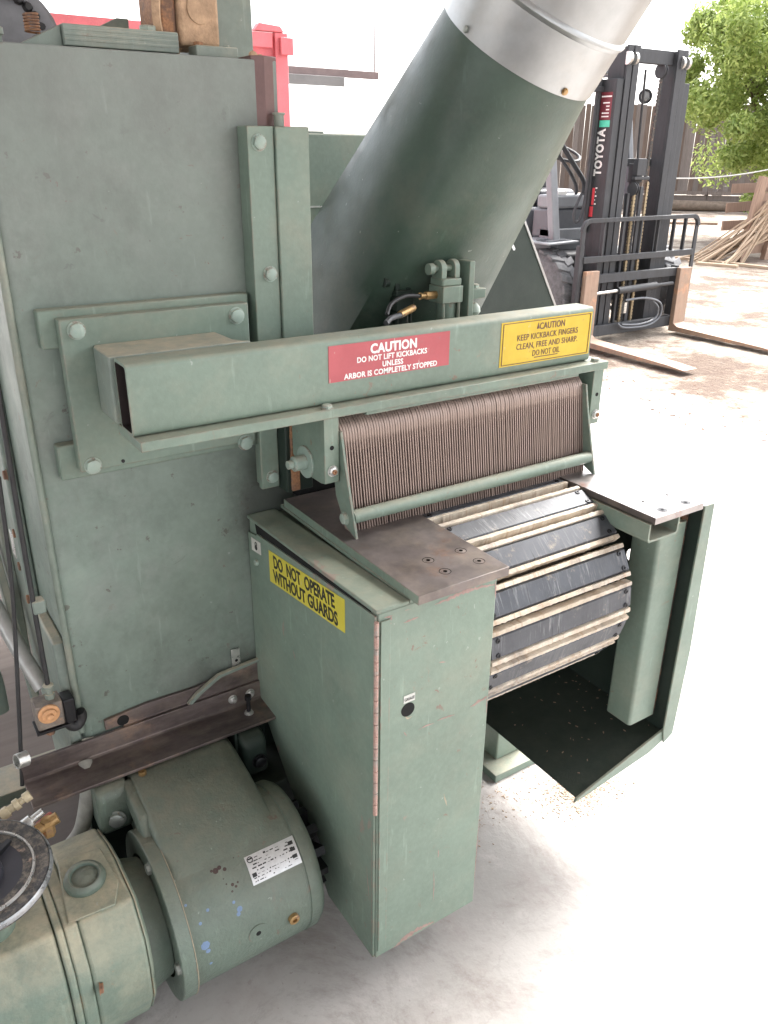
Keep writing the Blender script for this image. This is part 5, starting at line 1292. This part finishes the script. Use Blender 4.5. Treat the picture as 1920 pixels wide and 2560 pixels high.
lg = link('log', (lambda b: (cyl(b, (0, 0, .16), (1.9, -1.75, .14), .15, .13, 14), b)[1])(bmesh.new()), BARK, None, True, loc=(20.2, 16.6, 0)); tag(lg, 'short cut log lying at the foot of the board fence', 'log')

# red truck bed far left
tr = empty('red_trailer', (2.2, 6.2, 0), 'faded red steel truck body standing behind the saw', 'trailer')
def tpart(name, mat, fn, bev=.004):
    ob = part(name, None, mat, fn, bev); ob.parent = tr; ob.matrix_parent_inverse = Matrix.Translation((-2.2, -6.2, 0)); return ob
tpart('corner_post', REDPAINT, lambda bm: (box(bm, 3.02, 3.12, 6.0, 6.06, .5, 2.26)))
tpart('end_panel', REDPAINT, lambda bm: box(bm, 2.2, 3.04, 6.035, 6.055, .6, 2.24))
tpart('side_wall', REDPAINT, lambda bm: box(bm, 1.44, 1.50, 6.1, 7.6, .9, 2.26))
tpart('side_wall', REDPAINT, lambda bm: box(bm, 3.05, 3.11, 6.07, 7.6, .9, 2.2))
tpart('top_rail', REDPAINT, lambda bm: box(bm, 1.40, 3.0, 6.0, 6.1, 2.16, 2.255))
for k in range(6): tpart('rib', REDPAINT, lambda bm: box(bm, 2.92, 3.015, 5.995, 6.025, .7+k*.27, .74+k*.27))
tpart('latch', REDPAINT, lambda bm: box(bm, 3.05, 3.15, 5.97, 5.995, 2.12, 2.23))
tpart('post_cap', REDPAINT, lambda bm: prism(bm, [(2.86, 2.262), (3.09, 2.262), (3.06, 2.30), (2.90, 2.31)], 5.99, 6.06, 'y'))
tpart('chassis', FL_BLACK, lambda bm: box(bm, 1.7, 2.9, 6.3, 7.5, .7, .88))
for xx in (1.65, 2.95):
    for yy in (7.0,): tpart('tyre', TYRE, lambda bm: lathe(bm, [(0, .2), (.02, .45), (.06, .5), (.2, .5), (.24, .45), (.26, .2)], (xx-.13, yy, .5), (1, 0, 0), 28))

# far canopy
cn = empty('metal_canopy', (6.8, 12, 0), 'flat metal canopy with a rusty beam beyond the red truck body', 'canopy')
def cpart(name, mat, fn, bev=.003):
    ob = part(name, None, mat, fn, bev); ob.parent = cn; ob.matrix_parent_inverse = Matrix.Translation((-6.8, -12, 0)); return ob
CM = plain('canopy_sheet', (.16, .155, .15), .6, .2, .15, 3); CB = plain('canopy_beam', (.15, .11, .105), .6, .1, .2, 5)
cpart('roof_sheet', CM, lambda bm: [box(bm, 5.0, 7.25, 12.0+k*.30, 12.28+k*.30, 2.60+(.012 if k % 2 else 0), 2.615+(.012 if k % 2 else 0), Matrix.Translation((0, 0, 0))) for k in range(12)])
cpart('front_beam', CB, lambda bm: box(bm, 5.0, 7.74, 11.9, 11.97, 2.50, 2.60))
cpart('front_panel', CM, lambda bm: box(bm, 5.0, 7.10, 11.86, 11.89, 2.37, 2.50))
cpart('post', CB, lambda bm: (box(bm, 5.9, 6.0, 14.9, 15.0, 0, 2.6), box(bm, 5.2, 5.3, 12.2, 12.3, 0, 2.6)))
cpart('antenna', CB, lambda bm: cyl(bm, (7.68, 11.93, 2.60), (7.68, 11.93, 3.4), .012, .012, 6))

# ================================================================== SMALL STUFF ON THE FLOOR
def litter(name, mat, fn_pos, n_, smin, smax, lab, seed):
    rnd = random.Random(seed); bm = bmesh.new()
    for i in range(n_):
        x, y = fn_pos(rnd)
        a = rnd.uniform(0, 3.14); L = rnd.uniform(smin, smax); wd = L*rnd.uniform(.12, .45); h = min(.004, wd*.5)
        box(bm, -L/2, L/2, -wd/2, wd/2, 0, h, Matrix.Translation((x, y, .0005)) @ Matrix.Rotation(a, 4, 'Z') @ Matrix.Rotation(rnd.uniform(-.1, .1), 4, 'Y'))
    ob = link(name, bm, mat, None); ob['kind'] = 'stuff'; ob['label'] = lab; return ob
pw = link('added_plywood_sheet', (lambda b: (box(b, -.9, .60, 1.33, 3.2, .001, .016), b)[1])(bmesh.new()), wood('shade_brown_plywood', (.20, .165, .145), (.13, .105, .09), 3, axis=0), None)  # dark sheet added over concrete that lies in the machine's shade
tag(pw, 'brown plywood sheet added to darken the shaded floor under the cabinet', 'plywood')
def chute_dust():
    rnd = random.Random(8); bm = bmesh.new()
    for i in range(110):
        x = 1.372-abs(rnd.gauss(0, .05)) if rnd.random() < .5 else rnd.uniform(1.13, 1.37); y = rnd.uniform(.91, 1.6)
        z = .226+(.292-.226)*(x-1.108)/(1.374-1.108)+.0012
        L = rnd.uniform(.002, .007)
        box(bm, -L/2, L/2, -L*.15, L*.15, 0, .0012, Matrix.Translation((x, y, z)) @ Matrix.Rotation(rnd.uniform(0, 3.1), 4, 'Z'))
    ob = link('chute_dust', bm, PALLETW, None); ob['kind'] = 'stuff'; ob['label'] = 'thin sprinkle of wood dust lying inside the dark chute'
chute_dust()
litter('sawdust', PINE, lambda r: (1.34+r.gauss(0, .06), 1.08+r.gauss(0, .03)), 1500, .0015, .007, 'pale sawdust and shavings spilled on the floor by the foot plate', 3)
litter('floor_dust', PINE, lambda r: (1.12+r.gauss(0, .16), 1.20+r.gauss(0, .07)), 700, .0015, .006, 'fine pale dust drifted along the floor beside the foot plate', 13)
litter('wood_chips', PALLETW, lambda r: (r.uniform(.4, 4.2), r.uniform(-.4, 4.5)), 80, .004, .012, 'scattered small wood chips on the concrete floor', 5)
litter('dirt_clods', plain('brown_clod', (.17, .11, .08), .95, 0, .4, 20), lambda r: (4.15+r.random()**1.5*5, r.uniform(.8, 7.5)), 1500, .008, .035, 'loose dirt clods and bark bits on the yard ground', 6)
